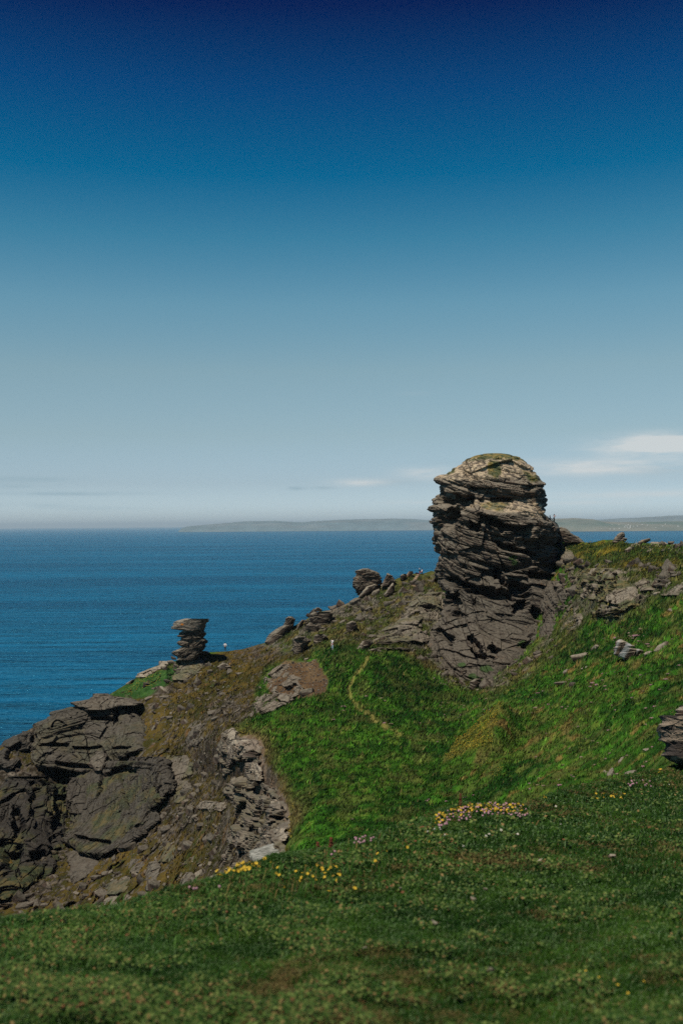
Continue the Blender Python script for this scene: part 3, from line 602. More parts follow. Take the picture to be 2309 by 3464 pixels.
A('boulder', [(1070,2055),(1062,2062),(1064,2068)], [(1080,2055),(1091,2062),(1088,2069)], zDM(1078,2085,1.5), .9, .9,
  'small pale flat stone lying on top of the big square dark block', 'boulder', 0, 0, 0.06, 30, .7, 1., th=FINE, base=1.35)
A('rock_outcrop', [(1045,2106),(1034,2116),(1036,2128),(1052,2142),(1062,2146)], [(1075,2108),(1088,2122),(1082,2132),(1068,2146)], zDM(1062,2140,1), 2.0, 2,
  'rounded dark ledge directly below the big square block', 'rock outcrop', 4, 8, 0.21, 31, .8, 1.2, th=FINE)
A('rock_outcrop', [(1000,2155),(989,2160),(988,2185),(990,2210)], [(1030,2153),(1048,2168),(1046,2184),(1038,2196),(1030,2212)], zDM(1015,2208,1), 2.8, 2,
  'stepped layered outcrop at the foot of the ridge left of the woman in pale jeans', 'rock outcrop', 3, 8, 0.36, 32, .8, 1.3, th=FINE)
A('rock_outcrop', [(1070,2146),(1062,2152),(1058,2170),(1066,2185)], [(1095,2145),(1108,2152),(1100,2168),(1085,2180),(1072,2187)], zDM(1080,2180,1), 2.2, 2,
  'brown layered outcrop between the rounded ledge and the woman in pale jeans', 'rock outcrop', -3, 8, 0.24, 33, .8, 1.2, th=FINE, warm=.3)
A('boulder', [(1190,2100),(1172,2110),(1170,2126),(1174,2138),(1180,2143)], [(1198,2100),(1206,2112),(1208,2120),(1196,2136),(1186,2143)], zDM(1190,2140), 1.6, 1.5,
  'brown stepped boulder alone in the middle of the ridge slope', 'boulder', 2, 8, 0.21, 34, .8, 1.1, th=FINE, warm=.3)
A('boulder', [(1225,2168),(1212,2184),(1203,2196),(1206,2204)], [(1256,2166),(1262,2176),(1250,2190),(1232,2200),(1222,2204)], zDM(1228,2200), 1.8, 1.5,
  'long pale tilted slab right of the woman in pale jeans', 'boulder', -22, 8, 0.15, 35, .8, 1.2, th=FINE, base=1.25)
A('boulder', [(1262,2194),(1240,2200),(1238,2206)], [(1280,2196),(1296,2204),(1290,2210)], zDM(1265,2208), 1.2, 1,
  'low flat slab at the top end of the trodden path', 'boulder', 4, 5, 0.09, 36, .8, 1.2, th=FINE, base=1.0)
A('rock_outcrop', [(1440,2004),(1392,2016),(1372,2050),(1352,2086),(1325,2110),(1290,2130),(1262,2150),(1256,2166)], [(1500,2002),(1505,2060),(1485,2110),(1460,2170),(1410,2195),(1330,2190),(1275,2178)], DMo(1.5), 5.0, 4,
  'broken grey crag of jumbled blocks against the left foot of the tower', 'rock outcrop', -18, 12, 1.4, 37, 1.2, 1.7, th=MED, green=.45, base=.95, carve=[(1440,2120,18,10,2,30),(1400,2080,18,8,2,-20),(1460,2060,16,8,2,20)])
A('rock_outcrop', [(1480,2210),(1452,2230),(1455,2262),(1480,2290)], [(1540,2215),(1575,2262),(1560,2300),(1520,2320)], DMo(1.2), 2.2, 3,
  'low broken rubble crag at the bottom left of the tower', 'rock outcrop', 10, 12, .9, 38, 1.2, 1.7, th=MED, green=1.0, base=1.15)
A('boulder', [(1560,2266),(1550,2282),(1552,2298),(1560,2306)], [(1578,2266),(1583,2280),(1576,2298),(1568,2306)], zDM(1567,2302), 1.4, 1.2,
  'brown cube-shaped boulder at the foot of the tower', 'boulder', 8, 8, 0.12, 39, .8, 1.1, th=FINE)
A('boulder', [(1604,2296),(1590,2306),(1588,2326),(1594,2337)], [(1622,2296),(1630,2310),(1618,2326),(1604,2337)], zDM(1607,2332), 1.8, 1.4,
  'dark boulder lying lowest at the foot of the tower', 'boulder', 10, 8, 0.15, 40, .8, 1.1, th=FINE)
# right of the tower
A('rock_outcrop', [(1890,1784),(1884,1800),(1882,1822),(1884,1834)], [(1900,1783),(1930,1800),(1955,1816),(1978,1834)], cst(193.), 1.8, 3,
  'reddish wedge of rock sloping down behind the right shoulder of the tower', 'rock outcrop', 20, 5, .3, 41, .9, 1.4, th=FINE, warm=.5, base=1.05)
A('boulder', [(2098,1800),(2086,1810),(2076,1824),(2074,1832)], [(2106,1800),(2113,1808),(2112,1818),(2122,1822),(2118,1830),(2108,1835)], zDM(2098,1830,1), 1.3, 1.3,
  'jagged grey boulder standing upright on the right skyline', 'boulder', -40, 5, .35, 42, .7, 1.1, th=FINE, base=1.35)
A('boulder', [(2190,1821),(2168,1826),(2155,1834),(2156,1839)], [(2199,1822),(2201,1828),(2190,1834),(2180,1840)], zDM(2175,1838,1), 1.2, 1.2,
  'flat tilted slab on the right skyline past the upright grey boulder', 'boulder', -14, 5, .2, 43, .7, 1.1, th=FINE, base=1.2)
A('boulder', [(2128,1850),(2111,1860),(2112,1870)], [(2140,1852),(2145,1862),(2130,1873)], zDM(2128,1870), 1.0, 1,
  'pale rounded boulder in yellow flowers below the upright grey boulder', 'boulder', 0, 5, .15, 44, .7, 1.1, th=FINE, base=1.45)
for L_, R_, lb in (([(2150,1836),(2130,1842),(2128,1850)], [(2165,1837),(2168,1846),(2150,1852)], 'pale ledge between the upright boulder and the flat tilted slab'),
                   ([(2205,1833),(2195,1840),(2200,1850)], [(2245,1834),(2258,1842),(2245,1850)], 'broad pale ledge on the skyline right of the flat tilted slab'),
                   ([(2185,1848),(2166,1857),(2190,1866)], [(2205,1850),(2210,1862),(2200,1868)], 'pale jagged rock below the flat tilted slab'),
                   ([(2270,1842),(2240,1854),(2236,1862)], [(2320,1840),(2330,1852),(2300,1866)], 'broken pale ledge where the right skyline leaves the picture'),
                   ([(2262,1868),(2238,1876),(2234,1882)], [(2285,1870),(2300,1874),(2270,1882)], 'lowest pale slab of the ledges at the right edge')):
    A('rock_ledge', L_, R_, DMo(.6), 1.1, 1.5, lb, 'rock', 5, 15, .4, 45 + len(lb), .7, 1.1, th=FINE, base=1.4)
A('rock_outcrop', [(1985,1922),(1965,1936),(1957,1955),(1960,2012),(1968,2060),(1990,2074)], [(2110,1926),(2134,1940),(2138,1975),(2170,1995),(2186,2012),(2180,2043),(2148,2064),(2100,2086),(2040,2082)], DMo(2), 5.5, 4,
  'long layered crag with a black hollow on the slope right of the tower', 'rock outcrop', 12, 14, .95, 51, 1.2, 1.6, th=MED, green=.8, base=1.15,
  carve=[(1994,2046,30,20,5,10),(2076,1982,6,34,2.2,10),(2160,2034,18,18,2.5,10),(2020,1972,34,6,2.2,5),(2070,2048,30,6,2,15)])
A('rock_outcrop', [(1912,1905),(1898,1922),(1905,1945),(1930,1975),(1952,1990)], [(1958,1905),(1972,1925),(1964,1950),(1965,1985)], DMo(1), 2.2, 2,
  'dark broken rocks between the tower and the long layered crag', 'rock outcrop', 30, 10, .7, 52, 1.0, 1.5, th=FINE, green=.9)
A('rock_outcrop', [(1893,1838),(1886,1870),(1890,1900),(1902,1925)], [(1905,1838),(1938,1868),(1946,1900),(1925,1928)], DMo(1), 3.0, 2,
  'dark stepped rocks filling the corner under the right shoulder of the tower', 'rock outcrop', 15, 10, .7, 57, 1.0, 1.5, th=MED, green=.5)
A('rock_outcrop', [(2120,1925),(2128,1945),(2145,1975),(2165,1995)], [(2160,1918),(2178,1940),(2196,1970),(2205,2000)], DMo(.8), 2.6, 2,
  'brown broken ledges joining the long layered crag to the ribbed slabs', 'rock outcrop', -15, 10, .8, 58, 1.0, 1.5, th=MED, green=.6)
A('rock_outcrop', [(2215,1955),(2205,1990),(2225,2010)], [(2300,1950),(2320,1985),(2290,2015)], DMo(.8), 2.2, 2,
  'low dark ledge under the steep ribbed slabs at the right edge', 'rock outcrop', -25, 10, .7, 59, 1.0, 1.5, th=MED, green=.6)
A('rock_outcrop', [(2210,1916),(2175,1932),(2155,1950),(2152,1970),(2158,1988)], [(2218,1918),(2216,1936),(2196,1960),(2185,1978),(2172,1992)], DMo(1), 1.8, 2,
  'pale tilted slabs leaning up to the right above the long layered crag', 'rock outcrop', -35, 10, .55, 53, 1.0, 1.4, th=FINE, base=1.3)
A('rock_outcrop', [(2262,1910),(2235,1935),(2205,1965),(2196,1990)], [(2290,1908),(2295,1925),(2270,1950),(2262,1972),(2230,1998),(2205,2000)], DMo(1), 2.2, 2,
  'steep ribbed slabs leaning right beside the pale tilted slabs', 'rock outcrop', -45, 10, .6, 54, 1.0, 1.4, th=FINE, base=1.1, green=.5)
A('rock_outcrop', [(2330,1930),(2300,1965),(2288,1985),(2300,2000)], [(2360,1930),(2370,1980),(2350,2010)], DMo(1), 2.0, 2,
  'dark crag cut off by the right edge of the picture', 'rock outcrop', -30, 10, .5, 55, 1.0, 1.5, th=FINE)
A('rock_outcrop', [(1920,2050),(1905,2080),(1900,2120),(1912,2150)], [(1962,2060),(1970,2090),(1955,2130),(1930,2150)], DMo(1), 1.8, 2,
  'small dark crag in the grassy gully at the right foot of the tower', 'rock outcrop', 20, 10, .6, 56, 1.0, 1.5, th=FINE, green=.9)
# slope boulders on the right
def ribcol(c, X, Y, P, n): return lerp(c, (.42, .43, .42), sm(-.1, .4, vn(np.stack([(X + Y * .35) / 11, Y * 0, Y / 90], -1), 5)) * .75)
A('boulder', [(2096,2163),(2082,2168),(2076,2190),(2071,2212),(2085,2222),(2102,2227),(2117,2241)], [(2103,2164),(2125,2176),(2135,2190),(2150,2186),(2175,2200),(2170,2215),(2160,2224),(2148,2241)], zDM(2120,2232,.3), 1.2, 1.2,
  'big silver-grey ribbed boulder with pink thrift growing along its top', 'boulder', -62, 5, .10, 61, .8, 1.2, th=FINE, base=1.5, ex=3, colfn=ribcol)
SB = [(2020,2195,32,24,1.6,-20,'pale block just left of the silver-grey ribbed boulder'), (2236,2196,52,30,1.5,-35,'pale two-tone slab tilted to the right of the silver-grey ribbed boulder'),
      (2192,2212,26,12,1.5,-30,'small pale stone between the ribbed boulder and the tilted two-tone slab'),
      (1965,2228,58,32,1.5,-5,'white-topped lumpy boulder in the grass below the long layered crag'), (1978,2262,28,12,1.7,-20,'little white flat stone under the white-topped lumpy boulder'),
      (1921,2278,40,24,1.4,-10,'white-rimmed boulder lowest in the row of pale stones'), (1903,2310,56,9,.9,-4,'thin dark flat slab lying in the grass'), (1941,2318,22,18,.5,10,'black lump of rock beside the thin dark flat slab'),
      (1866,2232,12,26,1.4,-10,'short upright pale stone at the foot of the slope'), (2268,2078,30,32,1.2,10,'lone grey rock high on the slope near the right edge'),
      (2228,2012,34,20,1.5,-20,'white cracked rocks below the steep ribbed slabs'), (2045,2098,26,14,1.2,10,'grey stone just under the long layered crag'), (1980,2215,40,12,1.5,-35,'long thin pale stone above the white-topped lumpy boulder'),
      (2110,2580,36,30,1.4,-50,'rough silvery rock low on the near right slope'), (2046,2628,26,38,1.3,20,'left of the twin streaked rocks low on the slope'), (2068,2630,24,34,1.35,-15,'right of the twin streaked rocks low on the slope'),
      (2135,2622,46,18,1.2,-30,'pale flat rock right of the twin streaked rocks'), (2188,2538,24,9,1.6,-10,'small pale stone left of the big square rock at the right edge'),
      (1838,2340,14,8,1.5,0,'tiny white stone in the grass left of the black lump'), (1740,2228,18,12,1.3,0,'grey stone at the right lower edge of the tower face')]
def ico(sub):
    bm = bmesh.new(); bmesh.ops.create_icosphere(bm, subdivisions=sub, radius=1)
    V = np.array([v.co[:] for v in bm.verts]); F = np.array([[v.index for v in f.verts] for f in bm.faces]); bm.free(); return V, F
ICO = {k: ico(k) for k in (1, 2, 3, 4, 5)}
def boulder_mesh(name, w, h, dp, tilt, seed, base=1.0, sub=4, warm=0, dip=0, mat=None):
    r = np.random.default_rng(seed); d, F = ICO[sub]; d = d / np.linalg.norm(d, axis=1, keepdims=True)
    ns = [(1, 0, 0), (-1, 0, 0), (0, 1, 0), (0, -1, 0), (0, 0, 1), (0, 0, -1)]; ns = [np.array(a) + r.normal(0, .22, 3) for a in ns]
    hs = list(r.uniform(.72, .9, 6)); 
    for _ in range(7): ns.append(r.normal(0, 1, 3)); hs.append(r.uniform(.8, 1.1))
    R_ = np.full(len(d), 9.)
    for n, hh in zip(ns, hs):
        n = n / np.linalg.norm(n); c = d @ n; R_ = np.minimum(R_, np.where(c > .08, hh / np.maximum(c, .08), 9))
    P = d * R_[:, None] * np.array([w, dp, h]) / 2 / .86
    if sub >= 4:
        m = min(w, h); q = P / m * 3.2 + seed * 3.1
        st, tone = strata(q, dip, 5, .05 * m, seed, FINE); P = P + d * (st * 1.0 + .035 * m * fbm(q * .9, 4, seed))[:, None]
    else:
        tone = np.zeros(len(P)); P = P * (1 + .09 * vn(P * 3 / max(w, .01) + seed, seed)[:, None])
    a = math.radians(tilt); ca, sa = math.cos(a), math.sin(a)
    P = np.stack([P[:, 0] * ca + P[:, 2] * sa, P[:, 1], -P[:, 0] * sa + P[:, 2] * ca], -1)
    c, _, _, _ = rock_col(P * (3 / max(w, .4)) + seed * 7, d, tone, seed, base, warm)
    return mk(name, P, F, c, mat or M_STONE)
def put_boulder(X, Y, wp, hp, base, tilt, label, seed, dpf=.8, group=None, warm=0, D=None, nm='boulder', cat='boulder', bury=.18):
    D = float(DM(X, Y)) if D is None else D; k = D / FPX; w, h = wp * k, hp * k
    me = boulder_mesh(nm, w, h, (w + h) / 2 * dpf + .1, tilt, seed, base * .85, 4, warm)
    o = ob(nm, me); p = unproj(X, Y, D + .1); o.location = (p[0], p[1], p[2] - h * bury * .0); tag(o, label, cat, group); return o
for i, (X, Y, w, h, b, t, lb) in enumerate(SB): put_boulder(X, Y, w, h, b, -t * -1, lb, 100 + i)

# left cliffs
CL = 'cliff'
A('cliff', [(250,2393),(178,2412),(160,2428),(131,2443),(112,2480),(104,2530),(112,2565),(140,2590),(200,2604),(300,2618)], [(420,2388),(468,2404),(488,2440),(492,2480),(488,2515),(478,2545),(440,2562),(400,2590),(330,2618)], DMo(3), 8, 6,
  'upper dark cliff of thin horizontal beds at the seaward end of the left headland', 'cliff', 2, 16, 1.0, 71, 1.6, 1.8, th=((2.6, 18, .95), (1.0, 12, .8), (.42, 7, .5), (.2, 4, .28)), green=.2, base=.31, lich=1.5, ex=3.2,
  carve=[(470,2562,34,18,4,-8),(180,2520,50,7,2.5,0),(290,2528,40,6,2.5,0),(395,2420,8,26,2,10),(250,2592,60,8,2.5,4),(345,2430,40,5,2,0),(400,2530,30,5,2,0)])
A('rock_ledge', [(314,2351),(300,2366),(244,2376),(250,2390),(280,2400)], [(367,2346),(385,2356),(440,2362),(481,2378),(478,2386),(430,2392),(380,2402)], DMo(1.5), 8.5, 4,
  'flat overhanging cap slab on top of the upper dark cliff', 'rock ledge', 3, 6, .5, 72, .9, 1.5, th=FINE, ex=3.6, base=.62)
A('cliff', [(75,2478),(41,2493),(0,2528),(-30,2550),(-34,2575),(5,2590),(25,2608)], [(90,2473),(106,2480),(112,2530),(85,2570),(55,2604),(40,2612)], DMo(3), 5, 4,
  'overhanging dark nose of rock where the left headland leaves the picture', 'cliff', -18, 14, .7, 73, 1.4, 1.8, th=MED, base=.24, lich=1.3, carve=[(60,2545,34,22,4,-25)])
A('cliff', [(330,2596),(253,2602),(247,2681),(235,2739),(230,2796),(218,2836),(250,2878),(300,2905)], [(500,2574),(552,2588),(566,2622),(546,2655),(562,2700),(512,2738),(500,2788),(440,2820),(412,2864),(330,2912)], DMo(3), 8, 5,
  'broad lower cliff face with fine bedding and vertical cracks', 'cliff', 3, 20, .7, 74, 1.6, 1.8, th=((2.8, 20, .7), (1.1, 12, .75), (.45, 7, .55), (.22, 4, .34)), base=.25, lich=1.5, warm=.5, green=.5, ex=5,
  carve=[(430,2605,44,14,2.5,0),(420,2680,5,70,1.6,-12),(340,2660,6,50,1.6,10),(310,2840,60,6,2.2,10),(370,2620,20,8,2,0)])
A('cliff', [(20,2640),(-30,2680),(-34,2980)], [(90,2630),(170,2625),(232,2660),(240,2740),(228,2830),(215,2900),(130,2990),(60,3040)], DMo(3), 6, 5,
  'deep shaded broken cliff at the bottom left corner of the headland', 'cliff', 4, 18, 1.5, 75, 1.8, 2.2, th=((5, 9, 1.2), (2, 4, .9), (.7, 2.4, .4), (.25, 1.5, .18)), base=.20, green=.5, lich=1.0,
  carve=[(120,2720,14,50,4,5),(60,2800,16,60,4,0),(180,2800,10,70,4,0),(140,2900,40,20,4,-20),(40,2920,30,40,4,0),(200,2700,20,12,3,0)])
A('rock_outcrop', [(240,2870),(224,2890),(228,2930),(240,2985)], [(330,2895),(375,2880),(350,2925),(300,2965),(260,2990)], DMo(1.5), 3, 3,
  'smooth grey fan of rock at the foot of the broad lower cliff', 'rock outcrop', -25, 25, .5, 76, 1.4, 1.8, th=MED, base=.5)
A('rock_outcrop', [(320,2552),(303,2566),(300,2585),(320,2606)], [(350,2540),(366,2560),(362,2582),(345,2606)], DMo(-3.5), 3, 3,
  'rounded knob of rock in the middle of the left cliffs', 'rock outcrop', -20, 10, .4, 77, 1.2, 1.6, th=FINE, base=.6)
for L_, R_, bf, sd_, lb, dp in (
    ([(470,2590),(455,2620),(460,2660),(480,2690)], [(560,2585),(590,2610),(592,2660),(560,2700)], 4.5, 201, 'dark squared block at the upper right of the broad lower cliff face', 4),
    ([(440,2790),(400,2820),(370,2850),(380,2870)], [(540,2740),(545,2775),(490,2820),(430,2866)], 3.5, 202, 'dark stepped toe of the broad lower cliff face', -12),
    ([(235,2640),(222,2680),(228,2740)], [(300,2630),(318,2680),(300,2750)], 5.0, 203, 'dark upright buttress at the left of the broad lower cliff face', 6),
    ([(430,2570),(415,2585),(425,2600)], [(560,2560),(575,2580),(540,2602)], 4.0, 204, 'thin dark ledge along the top of the broad lower cliff face', 2)):
    A('rock_outcrop', L_, R_, DMo(0), bf, 4, lb, 'rock outcrop', dp, 16, .8, sd_, 1.2, 1.6, th=MED, base=.28, lich=1.2)
# gully crags
GR = [([(672,2436),(640,2446),(628,2475),(624,2510),(650,2520)], [(684,2440),(684,2480),(690,2500),(668,2524)], 2.0, 81, .95, 'big dark upright slab standing in the middle of the brown gully', -60, 0, ()),
      ([(852,2388),(842,2400),(838,2425)], [(858,2390),(860,2410),(852,2425)], .8, 82, .95, 'thin dark upright slab at the left tip of the green field', -70, 0, ()),
      ([(690,2708),(668,2716),(661,2735),(680,2742),(700,2752)], [(705,2709),(735,2714),(765,2716),(770,2732),(758,2744),(730,2752)], 2.6, 83, 1.3, 'pale ledge roofing a black hollow in the gully', 5, 0, [(712,2756,30,12,2,0)]),
      ([(625,2756),(612,2768),(616,2782)], [(650,2758),(666,2768),(650,2784)], 1.6, 84, 1.0, 'dark flat rock left of the black hollow in the gully', 5, 0, ()),
      ([(500,2924),(492,2950),(484,2990),(490,3008)], [(540,2918),(548,2935),(535,2975),(520,3012)], 2.6, 85, .95, 'square block standing in the rubble at the bottom of the gully', -15, 0, ()),
      ([(440,2915),(430,2930),(436,2948)], [(480,2905),(492,2925),(480,2950)], 1.8, 86, .8, 'dark boulder left of the square block in the gully', 0, 0, ()),
      ([(375,3032),(352,3045),(354,3072)], [(400,3030),(408,3050),(392,3080)], 1.8, 87, 1.3, 'pale blocky boulder showing just above the near bank', 0, 0, ()),
      ([(425,3026),(410,3040),(414,3062)], [(455,3028),(466,3042),(450,3070)], 1.7, 88, 1.3, 'pale boulder right of the blocky one above the near bank', 0, 0, ()),
      ([(620,2955),(600,2975),(606,3000)], [(650,2950),(662,2980),(640,3010)], 1.8, 89, .95, 'grey boulder in the gully below the cliff of tilted slabs', 10, 0, ()),
      ([(560,2555),(545,2575),(550,2600),(570,2625)], [(640,2560),(660,2590),(650,2620),(600,2650)], 2.0, 90, .9, 'shattered dark ledge right of the broad lower cliff face', 5, .5, ()),
      ([(590,2640),(572,2665),(580,2700)], [(640,2640),(652,2675),(620,2715)], 1.8, 91, .9, 'broken grey ledge below the shattered dark ledge', 10, .5, ()),
      ([(380,2960),(352,2985),(356,3015)], [(425,2955),(450,2985),(430,3015),(400,3025)], 2.0, 92, .85, 'dark rubbly knob left of the bottom of the gully', 0, .4, ()),
      ([(545,2860),(530,2880),(540,2905)], [(590,2850),(605,2880),(580,2915)], 1.8, 93, .9, 'brown knob of rock in the middle of the lower gully', 0, .5, ())]
for L_, R_, bf, sd_, b, lb, dp, gn, cv in GR:
    b *= .75
    A('rock_outcrop' if 'ledge' in lb or 'knob' in lb else 'boulder', L_, R_, DMo(.8), bf, 2, lb, 'rock', dp, 12, .4, sd_, .9, 1.3, th=FINE, base=b, carve=cv, green=gn)
A('rock_outcrop', [(608,2243),(590,2262),(575,2285),(580,2300)], [(660,2232),(700,2235),(690,2255),(668,2280),(640,2298)], DMo(1), 2.6, 2,
  'jumbled dark blocks the small stack stands on', 'rock outcrop', -25, 10, .6, 94, .9, 1.2, th=FINE, base=1.0, green=.5)
A('boulder', [(668,2205),(655,2212),(658,2220)], [(700,2202),(715,2208),(700,2222)], zDM(690,2214,1), 1.3, 1.3, 'pale flat boulder at the right foot of the small stack', 'boulder', -5, 5, .15, 95, .7, 1., th=FINE, base=1.4)
A('boulder', [(642,2212),(632,2220),(636,2232)], [(665,2214),(672,2222),(660,2234)], zDM(655,2230,0), 1.3, 1.3, 'rounded grey boulder in front of the small stack', 'boulder', 0, 5, .15, 96, .7, 1., th=FINE, base=1.25)
A('boulder', [(752,2243),(736,2254),(738,2262)], [(766,2243),(782,2256),(776,2268)], zDM(760,2264,0), 1.3, 1.3, 'pale humped boulder in the grass below the man in the white shirt', 'boulder', 10, 5, .15, 97, .7, 1., th=FINE, base=1.4)
A('rock_outcrop', [(540,2250),(505,2262),(470,2278),(462,2290)], [(582,2236),(575,2252),(540,2268),(500,2290)], DMo(1), 1.8, 2, 'pale ledge running down the skyline left of the small stack', 'rock outcrop', -30, 5, .5, 98, .8, 1.2, th=FINE, base=1.4)
for i, (X, Y, w, h, b, t, lb) in enumerate([(560,2340,46,16,1.5,35,'pale twin slab lying below the little green terrace'),(562,2362,44,16,.9,-2,'dark flat slab under the pale twin slab'),(508,2365,30,20,1.1,-20,'grey rock at the lower end of the little green terrace'),
      (612,2322,22,20,1.2,20,'grey block above the pale twin slab'),(676,2278,26,12,1.4,-10,'pale flat stone below the jumbled blocks'),(709,2278,16,28,.9,10,'dark upright stone below the jumbled blocks'),(706,2250,22,12,1.7,0,'white stone in front of the small stack'),
      (774,2282,20,26,.8,15,'dark stone under the pale humped boulder'),(671,2338,22,18,1.1,0,'grey boulder alone high in the gully'),(640,2316,20,20,.9,0,'grey lump in the rubble below the small stack'),(815,2282,22,14,1.0,0,'grey stone on the brown slope right of the humped boulder'),
      (440,2310,28,12,1.3,-38,'thin pale slab on the skyline above the little green terrace'),(533,2700,26,20,1.0,0,'grey stone beside the broad lower cliff face'),(760,2420,12,24,.9,20,'small dark upright stone left of the field tip'),
      (128,2560,10,12,2.2,0,'single white stone in the brown turf below the upper cliff'),(1036,2232,14,10,1.5,0,'white stone at the top of the bare soil scar'),(973,2240,14,10,1.3,0,'pale stone on the left rim of the bare soil scar'),
      (1040,2346,46,20,1.2,-8,'pale ledge stone at the bottom of the bare soil scar'),(1270,2170,30,16,1.1,-25,'grey slab on the slope above the path end'),(1345,2150,26,16,1.2,-20,'pale rock in the slope below the broken grey crag'),
      (1382,2226,24,12,1.3,10,'small pale stone in grass left of the tower foot'),(1300,2232,14,8,1.4,0,'tiny pale stone beside the path end')]):
    put_boulder(X, Y, w, h, b, t, lb, 140 + i)
# soil scar crag and the cliff of tilted slabs
A('rock_outcrop', [(950,2246),(937,2252),(905,2272),(896,2285),(883,2314),(868,2357),(862,2400),(866,2412)], [(985,2250),(1000,2275),(1012,2300),(1026,2331),(1005,2357),(965,2385),(930,2402),(890,2415)], DMo(1.8), 4.5, 3,
  'shattered grey crag with a black hollow beside the bare soil scar', 'rock outcrop', 22, 12, .95, 101, 1.0, 1.5, th=MED, base=1.0,
  carve=[(962,2334,22,12,4.5,10),(925,2300,26,5,2.5,30),(905,2340,24,5,2,20),(945,2372,26,5,2,25)])
def slabcol(c, X, Y, P, n):
    g = sm(0, 8, sdf([(790,2500),(870,2500),(896,2525),(870,2545),(810,2540)], X + 6 * vn(P, 4), Y)); return lerp(c, (.24, .19, .14), g * .7)
A('cliff', [(776,2462),(762,2482),(756,2505),(748,2527),(750,2573),(771,2596),(784,2645),(774,2680),(800,2731),(795,2770),(787,2795),(792,2815),(774,2846),(762,2935),(748,3010),(745,3080)],
  [(792,2460),(812,2497),(872,2504),(888,2526),(880,2548),(884,2573),(890,2642),(935,2668),(958,2720),(980,2765),(972,2833),(955,2905),(935,2943),(890,2999),(870,3080)], DMo(2.5), 5.5, 4,
  'pale cliff of steeply tilted slabs below the left edge of the green field', 'cliff', 53, -14, .9, 102, 1.5, 1.7, th=((2.6, 12, 1.0), (.9, 7, .5), (.3, 4, .3), (.13, 2.5, .12)), base=.85, warm=.3, ex=3, colfn=slabcol, green=.3,
  carve=[(806,2608,26,34,6,15),(862,2672,20,14,4,35),(822,2686,22,6,3,48),(888,2758,18,18,5,30),(860,2812,20,12,4,35),(900,2740,20,8,3,40),(960,2772,22,8,3,20),(840,2556,30,10,3,5),(815,2790,16,8,2.5,50),(855,2720,34,4,2,46),(845,2760,34,4,2,46),(900,2820,50,6,3,30),(905,2690,18,10,3,40)])
for L_, R_, bf, sd_, b, lb, dp in (
    ([(786,2462),(764,2480),(758,2490),(770,2500)], [(790,2463),(800,2482),(798,2500),(786,2504)], 2, 111, 1.6, 'topmost pale block of the cliff of tilted slabs', 0),
    ([(775,2503),(766,2520),(762,2548),(772,2556)], [(850,2508),(842,2520),(850,2545),(812,2566)], 3.4, 112, 1.6, 'pale slab table jutting out near the top of the tilted cliff', 6),
    ([(870,2804),(874,2816),(890,2830),(930,2846)], [(905,2800),(965,2802),(972,2830),(955,2850)], 3.0, 113, 1.7, 'white flat ledge just above the great pale slab', 14),
    ([(905,2704),(896,2722),(892,2740),(905,2752)], [(940,2704),(958,2726),(950,2742),(930,2760)], 2.6, 114, 1.4, 'pale notched block high on the right of the tilted cliff', 10),
    ([(835,2580),(828,2596),(835,2640)], [(870,2582),(884,2600),(888,2640)], 2.4, 115, 1.5, 'pale pillar right of the dark hollow in the tilted cliff', 8)):
    A('boulder', L_, R_, DMo(-1.5), bf, 2, lb, 'rock', dp, 5, .3, sd_, .9, 1.3, th=FINE, base=b, ex=3)
def gcol(c, X, Y, P, n): return lerp(c, lerp((.15, .155, .13), (.34, .34, .29), sm(-.4, .4, vn(P * 5, 7))), sm(.35, .7, n[..., 2]) * .9)
A('boulder', [(926,2848),(890,2862),(848,2876),(836,2884),(842,2900),(860,2925),(872,2940)], [(962,2849),(985,2870),(980,2880),(945,2900),(932,2925),(915,2940)], lambda X, Y: X * 0 + 72 - (Y - 2850) * .10, 3.0, 1.6,
  'great pale wedge slab with a flat white top at the foot of the tilted cliff', 'boulder', 3, 2, .22, 116, .8, 1.2, th=FINE, base=1.7, ex=3, colfn=gcol)

# near boulder at the right edge
NB = [(2233,2424),(2240,2440),(2225,2453),(2226,2470),(2229,2493),(2233,2508),(2247,2518),(2246,2539),(2236,2554),(2255,2570),(2296,2590)]
def nbcol(c, X, Y, P, n):
    t = vn(np.stack([X / 55, X * 0 + 3, Y / 17], -1), 12) + .5 * vn(np.stack([X / 20, X * 0 + 7, Y / 8], -1), 13); return lerp((.045, .036, .030), (.25, .195, .14), sm(-.35, .45, t))
A('boulder', NB, [(2480,2420),(2490,2500),(2470,2590)], cst(22.), .8, .8, 'big square brown-and-grey banded rock cut off by the right edge', 'boulder', 4, 5, .05, 121, 1.2, 1.6,
  th=((.5, 1.2, .9), (.2, .7, .5), (.08, .5, .3)), base=1, ex=3.4, colfn=nbcol, carve=[(2275,2584,34,14,.5,25)])
A('boulder', [(2300,2390),(2288,2402),(2287,2414),(2292,2424)], [(2440,2386),(2450,2400),(2440,2426)], cst(22.2), .6, .6, 'rounded brown stone on top of the big banded rock at the right edge', 'boulder', 0, 5, .03, 122, 1.2, 1.6,
  th=((.5, 1.2, .9), (.2, .7, .5)), base=1.5, warm=.3)

